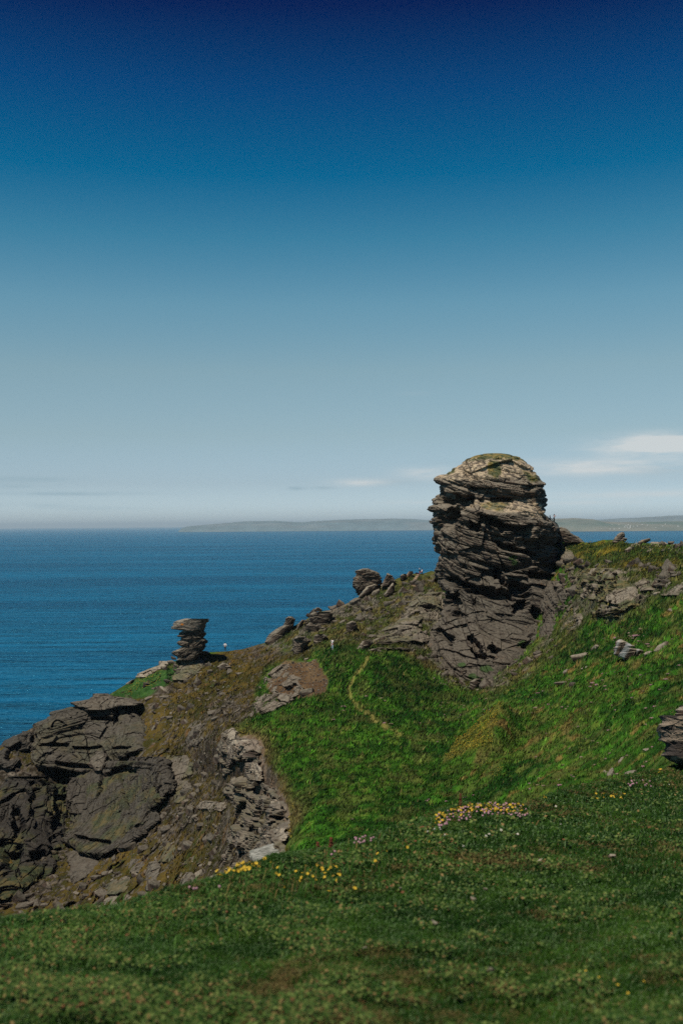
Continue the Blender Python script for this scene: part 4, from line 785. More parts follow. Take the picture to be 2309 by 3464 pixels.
# ------------------------------------------------------------------ loose stones
STONES = [boulder_mesh('stone', 1, r_, .8, 0, 500 + i, b_, 3, 0) for i, (r_, b_) in enumerate([(.5,1.0),(.4,.8),(.7,.7),(.3,1.3),(.6,.9),(.45,.6),(.35,1.1),(.8,.75)])]
ZN = [([(560,2290),(700,2270),(860,2330),(820,2440),(760,2560),(640,2560),(540,2500),(520,2400)], 70, 7, 16, 'grey stone lying in the brown gully under the small stack', 'stones in the upper gully'),
      ([(520,2780),(640,2700),(760,2780),(760,2960),(600,3010),(420,3040),(360,2960)], 60, 7, 18, 'grey stone among the rubble in the lower gully', 'stones in the lower gully'),
      (SCAR, 60, 5, 13, 'pale stone on the bare soil scar', 'stones on the soil scar'),
      ([(1000,2110),(1200,2040),(1340,1990),(1450,1980),(1440,2060),(1340,2130),(1230,2160),(1110,2180)], 54, 6, 16, 'grey stone on the ridge slope left of the tower', 'stones on the ridge slope'),
      ([(1430,2200),(1560,2300),(1700,2320),(1640,2350),(1500,2330),(1420,2270)], 30, 6, 15, 'grey stone fallen in the grass at the foot of the tower', 'stones at the tower foot'),
      ([(1880,1940),(1960,2080),(2100,2100),(2200,2060),(2150,2150),(2000,2180),(1880,2180)], 26, 6, 13, 'grey stone in the grass below the long layered crag', 'stones below the right crag')]
def stone(me, X, Y, D, wpx, label, group, seed):
    o = ob('stone', me); r = np.random.default_rng(seed); k = wpx * D / FPX
    o.scale = (k, k, k); o.rotation_euler = (r.uniform(-.3, .3), r.uniform(-.5, .5), r.uniform(0, 6.28)); o.location = surf(X, Y)[0][0]
    tag(o, label, 'stone', group)
for zi, (poly, n, lo, hi, lb, gp) in enumerate(ZN):
    r = np.random.default_rng(700 + zi); pa = np.array(poly, float); c = 0; k = 0
    while c < n:
        k += 1; X = r.uniform(pa[:, 0].min(), pa[:, 0].max()); Y = r.uniform(pa[:, 1].min(), pa[:, 1].max())
        if sdf(poly, np.array([X]), np.array([Y]))[0] < 2: continue
        stone(STONES[k % 8], X, Y, float(DM(X, Y)) - .3, r.uniform(lo, hi) if r.uniform() < .3 else r.uniform(lo, (lo + hi) / 2), lb, gp, k); c += 1
ROCKS = [boulder_mesh('rock', 1, h_, .8, t_, 600 + i, b_, 4, .2, t_) for i, (h_, t_, b_) in enumerate([(.6,-10,.6),(.8,20,.75),(.45,-25,.9),(.9,0,.5),(.5,10,.65),(.7,-40,.8),(1.1,30,.6),(.4,0,1.0)])]
def rock(X, Y, wpx, label, group, k, cat='rock'):
    o = ob(cat, ROCKS[k % 8]); r = np.random.default_rng(9000 + k); D = float(DM(X, Y)); q = wpx * D / FPX; o.scale = (q, q, q * r.uniform(.8, 1.2))
    o.rotation_euler = (r.uniform(-.2, .2), r.uniform(-.35, .35), r.choice([0, 3.14]) + r.uniform(-.5, .5)); p = surf(X, Y)[0][0]; o.location = p; tag(o, label, cat, group)
for zi, (poly, n, lo, hi, lb, gp) in enumerate([
      ([(500,2400),(640,2290),(860,2330),(800,2450),(740,2560),(740,2680),(620,2700),(590,2560),(500,2500)], 55, 14, 38, 'dark rock breaking through the turf of the upper gully', 'rocks of the upper gully'),
      ([(500,2780),(620,2700),(740,2790),(750,2980),(620,3020),(400,3060),(280,3020),(380,2900)], 64, 16, 44, 'dark rock in the rubble of the lower gully', 'rocks of the lower gully'),
      ([(-10,2600),(230,2600),(240,2700),(60,2650)], 12, 14, 30, 'dark rock in the brown turf under the upper cliff', 'rocks under the upper cliff'),
      ([(0,3000),(220,2940),(380,2990),(330,3090),(60,3110)], 26, 18, 46, 'dark rock low in the shaded corner of the cove', 'rocks in the shaded corner'),
      ([(1000,2120),(1060,2070),(1200,2030),(1400,1960),(1470,1960),(1470,2030),(1340,2110),(1220,2160)], 80, 12, 34, 'grey boulder half buried in the ridge slope', 'half buried rocks of the ridge'),
      ([(1220,2180),(1450,2050),(1480,2250),(1420,2240),(1330,2190)], 30, 16, 40, 'grey block of the broken crag left of the tower', 'blocks left of the tower'),
      ([(1430,2190),(1500,2250),(1600,2330),(1700,2300),(1880,2160),(1900,2200),(1660,2345),(1500,2320)], 60, 14, 40, 'brown rock along the foot of the tower face', 'rocks along the tower foot'),
      ([(1890,1900),(1980,1900),(2300,1920),(2300,1990),(2200,2010),(2140,1940),(1960,1930),(1940,2060),(1900,2080)], 84, 14, 44, 'grey boulder in the broken crags right of the tower', 'rocks of the right crags'),
      ([(2130,1836),(2309,1842),(2309,1890),(2190,1862)], 20, 12, 30, 'pale rock among the ledges of the right skyline', 'rocks of the right skyline'),
      ([(470,2300),(580,2235),(700,2225),(720,2270),(600,2300),(520,2360)], 24, 12, 26, 'grey block in the jumble around the foot of the small stack', 'blocks around the small stack')]):
    r = np.random.default_rng(750 + zi); pa = np.array(poly, float); c = 0; k = 0
    while c < n:
        k += 1; X = r.uniform(pa[:, 0].min(), pa[:, 0].max()); Y = r.uniform(pa[:, 1].min(), pa[:, 1].max())
        if sdf(poly, np.array([X]), np.array([Y]))[0] < 0: continue
        rock(X, Y, lo + (hi - lo) * r.uniform() ** 2, lb, gp, k + 100 * zi, 'boulder' if 'right crags' in gp or 'half buried' in gp else 'rock'); c += 1
def build_rubble():
    Vs, Fs, Cs, off = [], [], [], 0
    d, F = ICO[1]; d = d / np.linalg.norm(d, axis=1, keepdims=True)
    zones = [(OLIVE, 15000, 2.0, 8.5), (RIDGE, 3500, 2, 7.5), (SCAR, 2200, 1.8, 6.5), (EDGE, 700, 1.5, 5), (RTOP, 450, 2, 5), ([(1380,2150),(1900,2120),(2150,2100),(1900,2250),(1650,2360),(1400,2320)], 700, 2, 7)]
    for poly, n, lo, hi in zones:
        pa = np.array(poly, float); x0, x1 = max(-20, pa[:, 0].min()), pa[:, 0].max(); y0, y1 = pa[:, 1].min(), min(3130, pa[:, 1].max())
        X = rng.uniform(x0, x1, n * 2); Y = rng.uniform(y0, y1, n * 2)
        k = (sdf(poly, X, Y) > 0) & (Y > np.interp(X, SKYL[:, 0], SKYL[:, 1]) + 3); X, Y = X[k][:n], Y[k][:n]
        P, D = surf(X, Y); dens = fbm(P / 8, 3, 61); k = (dens > -.02) | (poly is SCAR) | (poly is EDGE); X, Y, D, P = X[k], Y[k], D[k], P[k]; n = len(X)
        s_ = (lo + (hi - lo) * rng.uniform(0, 1, n) ** 3) * D / FPX; sc = rng.uniform(.35, 1, (n, 1, 3)) * s_[:, None, None] / 1.6
        J = 1 + .25 * rng.normal(0, 1, (n, len(d), 1)); V = P[:, None] + d[None] * J * sc
        b = rng.uniform(.4, 1.3, n); c = lerp((.040, .033, .026), (.20, .18, .145), np.clip(b - .4, 0, 1) ** 2.2); c = np.repeat(c[:, None], len(d), 1)
        Vs.append(V.reshape(-1, 3)); Cs.append(c.reshape(-1, 3)); Fs.append((F[None] + (np.arange(n) * len(d))[:, None, None]).reshape(-1, 3) + off); off += n * len(d)
    me = mk('rubble', np.concatenate(Vs), np.concatenate(Fs), np.concatenate(Cs), M_STONE)
    tag(ob('rubble', me), 'fine grey rubble strewn over the gully and ridge slopes', 'rubble', None, 'stuff')
build_rubble()

# ------------------------------------------------------------------ flowers
def blob_cloud(name, X, Y, D, size, cols, mat, label, cat, dz=.0, flat=.5):
    d, F = ICO[1]; P = surf(X, Y)[0]; P[:, 2] += dz; n = len(X); k = size * D / FPX
    V = P[:, None] + d[None] * k[:, None, None] * np.array([1, 1, flat]) / 2
    me = mk(name, V.reshape(-1, 3), (F[None] + (np.arange(n) * len(d))[:, None, None]).reshape(-1, 3), np.repeat(cols, len(d), 0), mat)
    tag(ob(name, me), label, cat, None, 'stuff')
M_PET = attr_mat('petals', .7, .2, 2, .15)
def yellow_stuff():
    XS, YS = [], []
    for poly, n in ((YHUMP, 1100), (RTOP, 500), ([(1640,1545),(1700,1545),(1760,1560),(1700,1570)], 0), ([(420,2330),(520,2280),(560,2280),(520,2330),(430,2358)], 160), ([(1680,2640),(1740,2540),(1710,2560),(1600,2620)], 60),
                    ([(970,2760),(985,2760),(990,2840),(965,2850)], 60), ([(800,2470),(840,2450),(850,2480),(830,2500)], 50), ([(980,2720),(1000,2730),(990,2750)], 20)):
        if not n: continue
        pa = np.array(poly, float); X = rng.uniform(pa[:, 0].min(), pa[:, 0].max(), n * 3); Y = rng.uniform(pa[:, 1].min(), pa[:, 1].max(), n * 3)
        P = unproj(X, Y, DM(X, Y)); k = (sdf(poly, X, Y) + 12 * vn(P / 1.5, 5) > 3) & (fbm(P / 1.2, 2, 8) > -.25); XS.append(X[k][:n]); YS.append(Y[k][:n])
    X, Y = np.concatenate(XS), np.concatenate(YS); D = DM(X, Y) - .25; n = len(X)
    blob_cloud('yellow_flowers', X, Y, D, rng.uniform(1.6, 3.4, n), lerp((.30, .22, .02), (.50, .36, .04), rng.uniform(0, 1, n)), M_PET, 'low mats of yellow flowers on the hump and on the grassy slopes', 'flowers', .2)
yellow_stuff()
# thrift cushions on the slopes: pink mounds, each its own object
def cushion_mesh(seed, c0):
    d, F = ICO[3]; P = d * np.array([.5, .5, .28]) * (1 + .22 * vn(d * 3.1 + seed, seed) + .16 * vn(d * 7 + seed, seed + 1))[:, None]
    v = vn(d * 9 + seed, seed + 2); c = lerp((.06, .075, .018), c0, sm(-.1, .2, v + d[:, 2] * .3)); return mk('thrift_cushion', P, F, c, M_PET)
CUSH = [cushion_mesh(i, c_) for i, c_ in enumerate([(.27, .16, .16), (.22, .16, .12), (.29, .15, .18), (.19, .15, .09)])]
CP = [([(2083,2160),(2092,2156),(2126,2150),(2130,2158),(2140,2170),(2150,2168),(2160,2172),(2172,2178),(2195,2186),(2200,2190),(2188,2184),(2166,2144),(2076,2174),(2155,2180)], 13, 'pink thrift cushion blooming around the top of the ribbed boulder', 'thrift round the ribbed boulder'),
      ([(2005,2315),(2037,2310),(2018,2322),(2045,2326),(2070,2320),(2038,2282),(2055,2282),(2003,2322),(1995,2330)], 12, 'pink thrift cushion in the loose row on the middle of the right slope', 'thrift on the middle slope'),
      ([(2137,2348),(2125,2302),(2165,2288),(2295,2266),(2304,2292),(2258,2292),(2232,2316),(2250,2318),(2070,2398),(2183,2398),(2138,2372),(2200,2340),(2175,2355)], 10, 'faded pink thrift cushion scattered high near the right edge', 'thrift near the right edge'),
      ([(1812,2400),(1818,2350),(1804,2368),(1920,2398),(1900,2402),(1835,2405),(1854,2392),(1740,2390),(1990,2372),(1960,2372)], 10, 'pink thrift cushion on the lower slope above the yellow hump', 'thrift above the hump'),
      ([(1162,2394),(1160,2412),(1290,2365),(1302,2372),(1322,2450),(1300,2452),(1420,2440),(1330,2390),(1340,2408),(1284,2358),(1440,2420),(1240,2358),(1310,2356),(1130,2440)], 11, 'pale pink thrift patch in the green field beside the path', 'thrift by the path'),
      ([(1442,2712),(1508,2716),(1450,2710),(1193,2774),(1365,2570),(1480,2520),(1600,2690),(1570,2700)], 9, 'pale thrift patch low in the green field', 'thrift low in the field')]
r = np.random.default_rng(5)
def cushion(X, Y, px_, lb, gp):
    o = ob('thrift_cushion', CUSH[int(r.integers(4))]); D = float(DM(X, Y)) - .2; k = px_ * r.uniform(.7, 1.35) * D / FPX; o.scale = (k * r.uniform(.9, 1.7), k, k * .9)
    p = surf(X, Y)[0][0]; o.location = (p[0], p[1], p[2] + .04); o.rotation_euler = (0, 0, 0); tag(o, lb, 'flower cushion', gp)
for pts, sz, lb, gp in CP:
    for (X, Y) in pts: cushion(X, Y, sz, lb, gp)
for i in range(60):
    X = r.uniform(1480, 1800); cushion(X, 2370 + r.uniform(0, 80) + (X - 1560) * -.12, 7, 'pale thrift streak in the grass of the hollow behind the yellow hump', 'thrift in the hollow')
for i in range(90):
    X = r.uniform(1780, 2300); Y = r.uniform(2140, 2640) + (2300 - X) * .1; cushion(X, Y, 6.5 * float(np.clip(100 / DM(X, Y), .8, 1.6)), 'small faded pink-brown flower tuft in the grass of the right slope', 'faded tufts on the right slope')

# single flowers on the near bank
def flower_mesh(kind):
    bm = bmesh.new()
    if kind == 'thrift':
        bmesh.ops.create_icosphere(bm, subdivisions=2, radius=.011)
        for v in bm.verts: v.co.z *= .8; v.co *= 1 + .18 * math.sin(v.co.x * 900) * math.cos(v.co.y * 800)
    else:
        for k in range(7):
            a = k * 2 * math.pi / 7; c, s = math.cos(a), math.sin(a); q = .017 if kind == 'vetch' else .010
            pts = [(0, 0, 0), (q * .6 * c - q * .35 * s, q * .6 * s + q * .35 * c, q * .3), (q * c, q * s, q * .5), (q * .6 * c + q * .35 * s, q * .6 * s - q * .35 * c, q * .3)]
            bm.faces.new([bm.verts.new(p) for p in pts])
        g = bmesh.ops.create_icosphere(bm, subdivisions=1, radius=.006)
    me = bpy.data.meshes.new('flower_head'); bm.to_mesh(me); bm.free(); me.materials.append({'thrift': M_PINK, 'vetch': M_YEL, 'daisy': M_WHT}[kind]); return me
def stem_mesh(h):
    bm = bmesh.new(); bmesh.ops.create_cone(bm, segments=5, radius1=.0018, radius2=.001, depth=h, cap_ends=True, matrix=Matrix.Translation((0, 0, -h / 2)))
    me = bpy.data.meshes.new('stem'); bm.to_mesh(me); bm.free(); me.materials.append(M_STEM); return me
FH = {k: flower_mesh(k) for k in ('thrift', 'vetch', 'daisy')}; ST = {k: stem_mesh(h) for k, h in (('thrift', .10), ('vetch', .07), ('daisy', .05))}
def flower(kind, X, Y, lb, gp, up=.09, sc=1.0):
    yl = float(np.interp(X, LIP[:, 0], LIP[:, 1])); Yg = max(Y + 6, yl + 3); D = float(DN(X, Yg)); p = unproj(X, Yg, D)
    h = (Yg - Y) * D / FPX; h = max(.06, min(h, .22))
    o = bpy.data.objects.new(kind + '_flower', None); link(o); o.location = (p[0], p[1], p[2]); o.rotation_euler = (r.uniform(-.3, .3), r.uniform(-.3, .3), r.uniform(0, 6))
    tag(o, lb, 'flower', gp)
    a = ob('flower_head', FH[kind], o); a.location = (0, 0, h); a.scale = (sc,) * 3; a.rotation_euler = (r.uniform(.2, .9), 0, 0)
    b = ob('stem', ST[kind], o); b.location = (0, 0, h); b.scale = (sc, sc, h / {'thrift': .10, 'vetch': .07, 'daisy': .05}[kind] * 1.05)
for i in range(135):
    X = 1465 + 300 * r.uniform() ** .9; t = (X - 1465) / 300; Y = np.interp(t, [0, .2, .45, .7, 1], [2790, 2762, 2740, 2742, 2744]) + r.uniform(-18, 22) * (1 - .3 * t)
    flower('vetch', X, Y, 'yellow flower in the dense bank of pink and yellow bloom on the near lip', 'yellow flowers of the bloom bank', sc=1.1)
for i in range(115):
    X = 1475 + 310 * r.uniform(); t = (X - 1465) / 300; Y = np.interp(t, [0, .2, .45, .7, 1], [2798, 2772, 2752, 2740, 2752]) + r.uniform(-22, 24)
    flower('thrift', X, Y, 'pink thrift head in the dense bank of pink and yellow bloom on the near lip', 'pink heads of the bloom bank', sc=1.1)
for pts, kd, lb, gp, sc in (
    ([(X_, np.interp(X_, LIP[:, 0], LIP[:, 1]) + r.uniform(-24, 22)) for X_ in r.normal(815, 45, 34)], 'vetch', 'bright yellow flower in the leftmost clump at the near lip', 'yellow flowers of the left lip clump', 1.0),
    ([(r.uniform(925, 1150), 2945 + r.uniform(0, 90)) for q in range(34)], 'vetch', 'yellow flower scattered in the grass right of the leftmost clump', 'yellow flowers of the second clump', .75),
    ([(1105,3040),(1140,2985),(1210,3030),(1262,2925),(1262,2935),(1228,2940),(1275,2910),(1312,2900),(1370,2886),(1422,2855),(1425,2925),(1372,2884),(1460,2862)], 'vetch', 'single yellow flower standing in the tall grass of the near lip', 'single yellow flowers on the lip', .85),
    ([(r.uniform(2000, 2110), 2690 + r.uniform(0, 26)) for q in range(20)], 'vetch', 'yellow flower in the clump right of the lone yellow flower', 'yellow flowers of the right clump', 1.2),
    ([(1842, 2706)], 'vetch', 'lone yellow flower on the near lip right of the bloom bank', None, 2.6),
    ([(2232, 2608), (2228, 2618)], 'vetch', 'yellow flower on the lip under the big banded rock', 'yellow flowers under the banded rock', 2.2),
    ([(2040,3348),(2125,3400),(2095,3372),(2165,3365),(1978,3320),(2275,3368)], 'vetch', 'tiny yellow flower in the bottom right corner of the turf', 'yellow flowers in the corner', .33),
    ([(r.uniform(2125, 2205), 2640 + r.uniform(0, 26)) for q in range(16)], 'thrift', 'pale pink head in the clump below the pale flat rock', 'pink heads of the right clump', 1.5),
    ([(1445,2826),(1470,2822),(1480,2815),(1495,2820),(1508,2842),(1640,2845),(1660,2838),(1880,2736),(1890,2800),(1560,2880),(1752,2838),(1698,2822),(1686,2732),(1758,2735),(2262,2660)], 'daisy', 'small white flower in the near turf below the bloom bank', 'white flowers on the near bank', 1.5),
    ([(r.uniform(1190, 1260), 2850 + r.uniform(-6, 22)) for q in range(16)], 'thrift', 'whitish seed head among the red stems on the near lip', 'pale heads on the lip', .9),
    ([(645,3026),(660,3028),(652,3034),(740,3022),(1130,2900),(1126,2908)], 'thrift', 'pink head peeping over the left part of the near lip', 'pink heads on the left lip', .9)):
    for X, Y in pts: flower(kd, X, Y, lb, gp, sc=sc)
# dock stems
def dock_mesh(h):
    bm = bmesh.new(); bmesh.ops.create_cone(bm, segments=6, radius1=.004, radius2=.0015, depth=h, matrix=Matrix.Translation((0, 0, h / 2)))
    rr = random.Random(4)
    for k in range(60):
        z = h * (.35 + .62 * rr.random()); a = rr.random() * 6.28; q = .016 * (1.15 - z / h) + .004
        bmesh.ops.create_icosphere(bm, subdivisions=1, radius=.0055, matrix=Matrix.Translation((q * math.cos(a), q * math.sin(a), z)))
    me = bpy.data.meshes.new('dock_stem'); bm.to_mesh(me); bm.free(); me.materials.append(M_RED); return me
for X, Y, h, lb in ((1557, 2742, .20, 'tall dark red dock spike rising behind the bloom bank'), (1120, 2882, .12, 'short red dock spike on the near lip left of the pale heads'), (1075, 2890, .10, 'smallest red dock spike farther left on the near lip')):
    D = float(DN(X, max(Y, np.interp(X, LIP[:, 0], LIP[:, 1]) + 3))); o = ob('dock_plant', dock_mesh(h)); o.location = unproj(X, max(Y, np.interp(X, LIP[:, 0], LIP[:, 1]) + 3), D); tag(o, lb, 'plant')
# pebbles in the near turf
for i, (X, Y, w, b, lb) in enumerate([(1233,3228,16,2.0,'largest pale pebble in the middle of the foreground turf'),(1655,3300,26,1.2,'long grey pebble right of centre in the foreground turf'),(1600,3056,22,1.6,'flat grey pebble half sunk above the long one'),
      (1825,2923,20,2.2,'white pebble in the turf below the white flowers'),(1180,3366,18,1.0,'dull pebble low in the middle of the turf'),(1470,3140,24,1.3,'flat brown-grey pebble in the centre of the turf'),(1352,3020,12,1.6,'small pale pebble near the lip'),
      (2070,2906,22,1.8,'pale pebble in the turf toward the right edge'),(1640,3020,14,1.5,'light pebble just above the flat grey one'),(2205,3180,22,1.2,'grey pebble in the lower right turf'),(810,3448,14,1.2,'pebble at the bottom edge of the turf'),(830,3145,14,1.0,'grey pebble in the tall grass on the left')]):
    D = float(DN(X, Y)); k = w * D / FPX; o = ob('pebble', boulder_mesh('pebble', k, k * .5, k * .8, 15 * (i % 3) - 15, 800 + i, b, 3)); p = unproj(X, Y, D); o.location = (p[0], p[1], p[2] + .025); tag(o, lb, 'pebble')

# ------------------------------------------------------------------ sea and far coast
def build_sea():
    m, t, b = base_mat('sea_water', .22, .5)
    g = N(t, 'ShaderNodeTexCoord'); last = None
    for sc, dist, det in ((.030, 4.0, 5), (.10, 2.6, 4), (.35, .6, 3), (.006, 4.0, 3)):
        mp = N(t, 'ShaderNodeMapping'); mp.inputs['Scale'].default_value = (sc * .42, sc * 1.5, 1); mp.inputs['Rotation'].default_value = (0, 0, .12); t.links.new(g.outputs['Object'], mp.inputs[0])
        nz = N(t, 'ShaderNodeTexNoise'); nz.inputs['Scale'].default_value = 1; nz.inputs['Detail'].default_value = det; nz.inputs['Roughness'].default_value = .6
        t.links.new(mp.outputs[0], nz.inputs['Vector'])
        bp = N(t, 'ShaderNodeBump'); bp.inputs['Distance'].default_value = dist; t.links.new(nz.outputs['Fac'], bp.inputs['Height'])
        if last: t.links.new(last, bp.inputs['Normal'])
        last = bp.outputs[0]
    mp = N(t, 'ShaderNodeMapping'); mp.inputs['Scale'].default_value = (.0011, .0055, 1); t.links.new(g.outputs['Object'], mp.inputs[0])
    nz = N(t, 'ShaderNodeTexNoise'); nz.inputs['Scale'].default_value = 1; nz.inputs['Detail'].default_value = 5; t.links.new(mp.outputs[0], nz.inputs['Vector'])
    rr_ = ramp(t, [(.42, (.0002, .012, .038)), (.60, (.001, .062, .125))], nz.outputs['Fac'])
    mq = N(t, 'ShaderNodeMapping'); mq.inputs['Scale'].default_value = (.012, .075, 1); t.links.new(g.outputs['Object'], mq.inputs[0]); nq = N(t, 'ShaderNodeTexNoise'); nq.inputs['Scale'].default_value = 1; nq.inputs['Detail'].default_value = 6; nq.inputs['Roughness'].default_value = .7
    t.links.new(mq.outputs[0], nq.inputs['Vector']); wv = N(t, 'ShaderNodeVectorMath', operation='SCALE'); t.links.new(rr_.outputs[0], wv.inputs[0]); t.links.new(mth(t, 'MULTIPLY_ADD', nq.outputs['Fac'], 6.0, -2.0), wv.inputs['Scale'])
    t.nodes.remove(b); df = N(t, 'ShaderNodeBsdfDiffuse'); gl = N(t, 'ShaderNodeBsdfGlossy'); gl.inputs['Roughness'].default_value = .18; gl.inputs['Color'].default_value = (.17, .72, .98, 1)
    fr = N(t, 'ShaderNodeFresnel'); fr.inputs['IOR'].default_value = 1.33; ms = N(t, 'ShaderNodeMixShader')
    t.links.new(last, fr.inputs['Normal']); t.links.new(last, gl.inputs['Normal']); t.links.new(last, df.inputs['Normal']); t.links.new(wv.outputs[0], df.inputs['Color'])
    t.links.new(mth(t, 'MULTIPLY', fr.outputs[0], .95), ms.inputs[0]); t.links.new(df.outputs[0], ms.inputs[1]); t.links.new(gl.outputs[0], ms.inputs[2])
    t.links.new(ms.outputs[0], t.nodes['Material Output'].inputs['Surface'])
    xs = np.array([-60000, -8000, -1500, 0, 1500, 8000, 60000.]); ys = np.array([-3000, -200, 150, 600, 2000, 8000, 30000, 60000.])
    V = np.array([(x, y, -75) for y in ys for x in xs]); tag(ob('sea', mk('sea', V, gridF(8, 7), None, m)), 'calm deep blue sea', None, None, 'structure')
build_sea()
M_FAR = attr_mat('far_land', .95, .05, .004, .3)
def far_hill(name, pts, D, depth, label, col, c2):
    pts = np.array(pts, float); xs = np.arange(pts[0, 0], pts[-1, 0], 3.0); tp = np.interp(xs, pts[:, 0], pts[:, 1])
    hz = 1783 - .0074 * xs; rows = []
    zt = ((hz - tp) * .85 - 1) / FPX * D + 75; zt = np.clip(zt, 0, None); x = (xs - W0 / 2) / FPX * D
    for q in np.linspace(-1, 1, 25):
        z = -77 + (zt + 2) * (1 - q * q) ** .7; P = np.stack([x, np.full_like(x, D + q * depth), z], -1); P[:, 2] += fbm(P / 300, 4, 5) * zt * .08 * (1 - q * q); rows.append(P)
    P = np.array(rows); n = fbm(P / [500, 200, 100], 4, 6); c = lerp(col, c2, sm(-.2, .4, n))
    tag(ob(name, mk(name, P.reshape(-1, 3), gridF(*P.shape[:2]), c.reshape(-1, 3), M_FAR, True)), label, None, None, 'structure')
far_hill('hills', [(640,1779),(760,1765),(820,1760),(930,1757),(1020,1763),(1060,1759),(1150,1754),(1250,1751),(1330,1749),(1400,1752),(1500,1758),(1620,1770)], 13000, 900, 'long low blue headland on the horizon', (.12, .18, .20), (.16, .20, .21))  # haze fading partly painted in: pale bluish land colour
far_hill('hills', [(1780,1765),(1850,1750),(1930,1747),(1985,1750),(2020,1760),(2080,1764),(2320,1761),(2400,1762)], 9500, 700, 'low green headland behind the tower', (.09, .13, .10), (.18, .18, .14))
far_hill('hills', [(1950,1760),(2100,1748),(2200,1744),(2309,1738),(2420,1732),(2500,1738)], 12500, 900, 'faint blue mountains beyond the low headland', (.14, .18, .19), (.16, .20, .20))  # pale blue of the distance mixed into the land colour
bmh = bmesh.new(); q = [(-1, -1, 0), (1, -1, 0), (1, 1, 0), (-1, 1, 0), (-1, -1, 1), (1, -1, 1), (1, 1, 1), (-1, 1, 1), (-1, 0, 1.8), (1, 0, 1.8)]; vv = [bmh.verts.new(p) for p in q]
for f in ((0,1,5,4),(1,2,6,9,5),(2,3,7,6),(3,0,4,8,7),(4,5,9,8),(6,7,8,9)): bmh.faces.new([vv[i] for i in f])
hm = bpy.data.meshes.new('house'); bmh.to_mesh(hm); bmh.free(); hm.materials.append(plain_mat('whitewash', (.55, .54, .5), .8, .05, .1))
for i in range(32):
    X = r.uniform(2020, 2150) if i < 25 else r.uniform(2150, 2300); D = 8860 + r.uniform(0, 25) * 4; hz = 1783 - .0074 * X
    o = ob('house', hm); o.scale = (r.uniform(4, 7), 4, 3); o.rotation_euler = (0, 0, r.uniform(-.6, .6)); x = (X - W0 / 2) / FPX * D
    D = 8800 + r.uniform(30, 260); x = (X - W0 / 2) / FPX * D; tpz = ((hz - np.interp(X, [1930,1985,2020,2080,2320,2402], [1747,1750,1760,1764,1761,1762])) * .85 - 1) / FPX * 9500 + 75; qq = (D - 9500) / 700
    o.location = (x, D, -77 + (tpz + 2) * (1 - qq * qq) ** .7 + .5); tag(o, 'tiny white house in the village on the far low headland', 'house', 'white houses on the far shore')

# ------------------------------------------------------------------ people
def skin_obj(name, J, E, rad, mat, parent, root=0, sub=1):
    me = bpy.data.meshes.new(name); bm = bmesh.new(); ly = bm.verts.layers.skin.verify(); vs = []
    for j, c in enumerate(J):
        v = bm.verts.new(c); q = rad[j]; v[ly].radius = q if isinstance(q, tuple) else (q, q); v[ly].use_root = (j == root); vs.append(v)
    for a, b in E: bm.edges.new((vs[a], vs[b]))
    bm.to_mesh(me); bm.free(); me.materials.append(mat); o = ob(name, me, parent)
    md = o.modifiers.new('skin', 'SKIN'); md.use_smooth_shade = True
    if sub: s_ = o.modifiers.new('sub', 'SUBSURF'); s_.levels = sub; s_.render_levels = sub
    return o
def solid(name, parts, mat, parent):
    bm = bmesh.new()
    for c, sc in parts: bmesh.ops.create_icosphere(bm, subdivisions=2, radius=1, matrix=Matrix.Translation(c) @ Matrix.Diagonal((*sc, 1)))
    me = bpy.data.meshes.new(name); bm.to_mesh(me); bm.free(); me.materials.append(mat)
    for p in me.polygons: p.use_smooth = True
    return ob(name, me, parent)
SKN = plain_mat('skin', (.45, .26, .18)); 
def cloth(n, c): return plain_mat(n, c, .9, .15, 12)
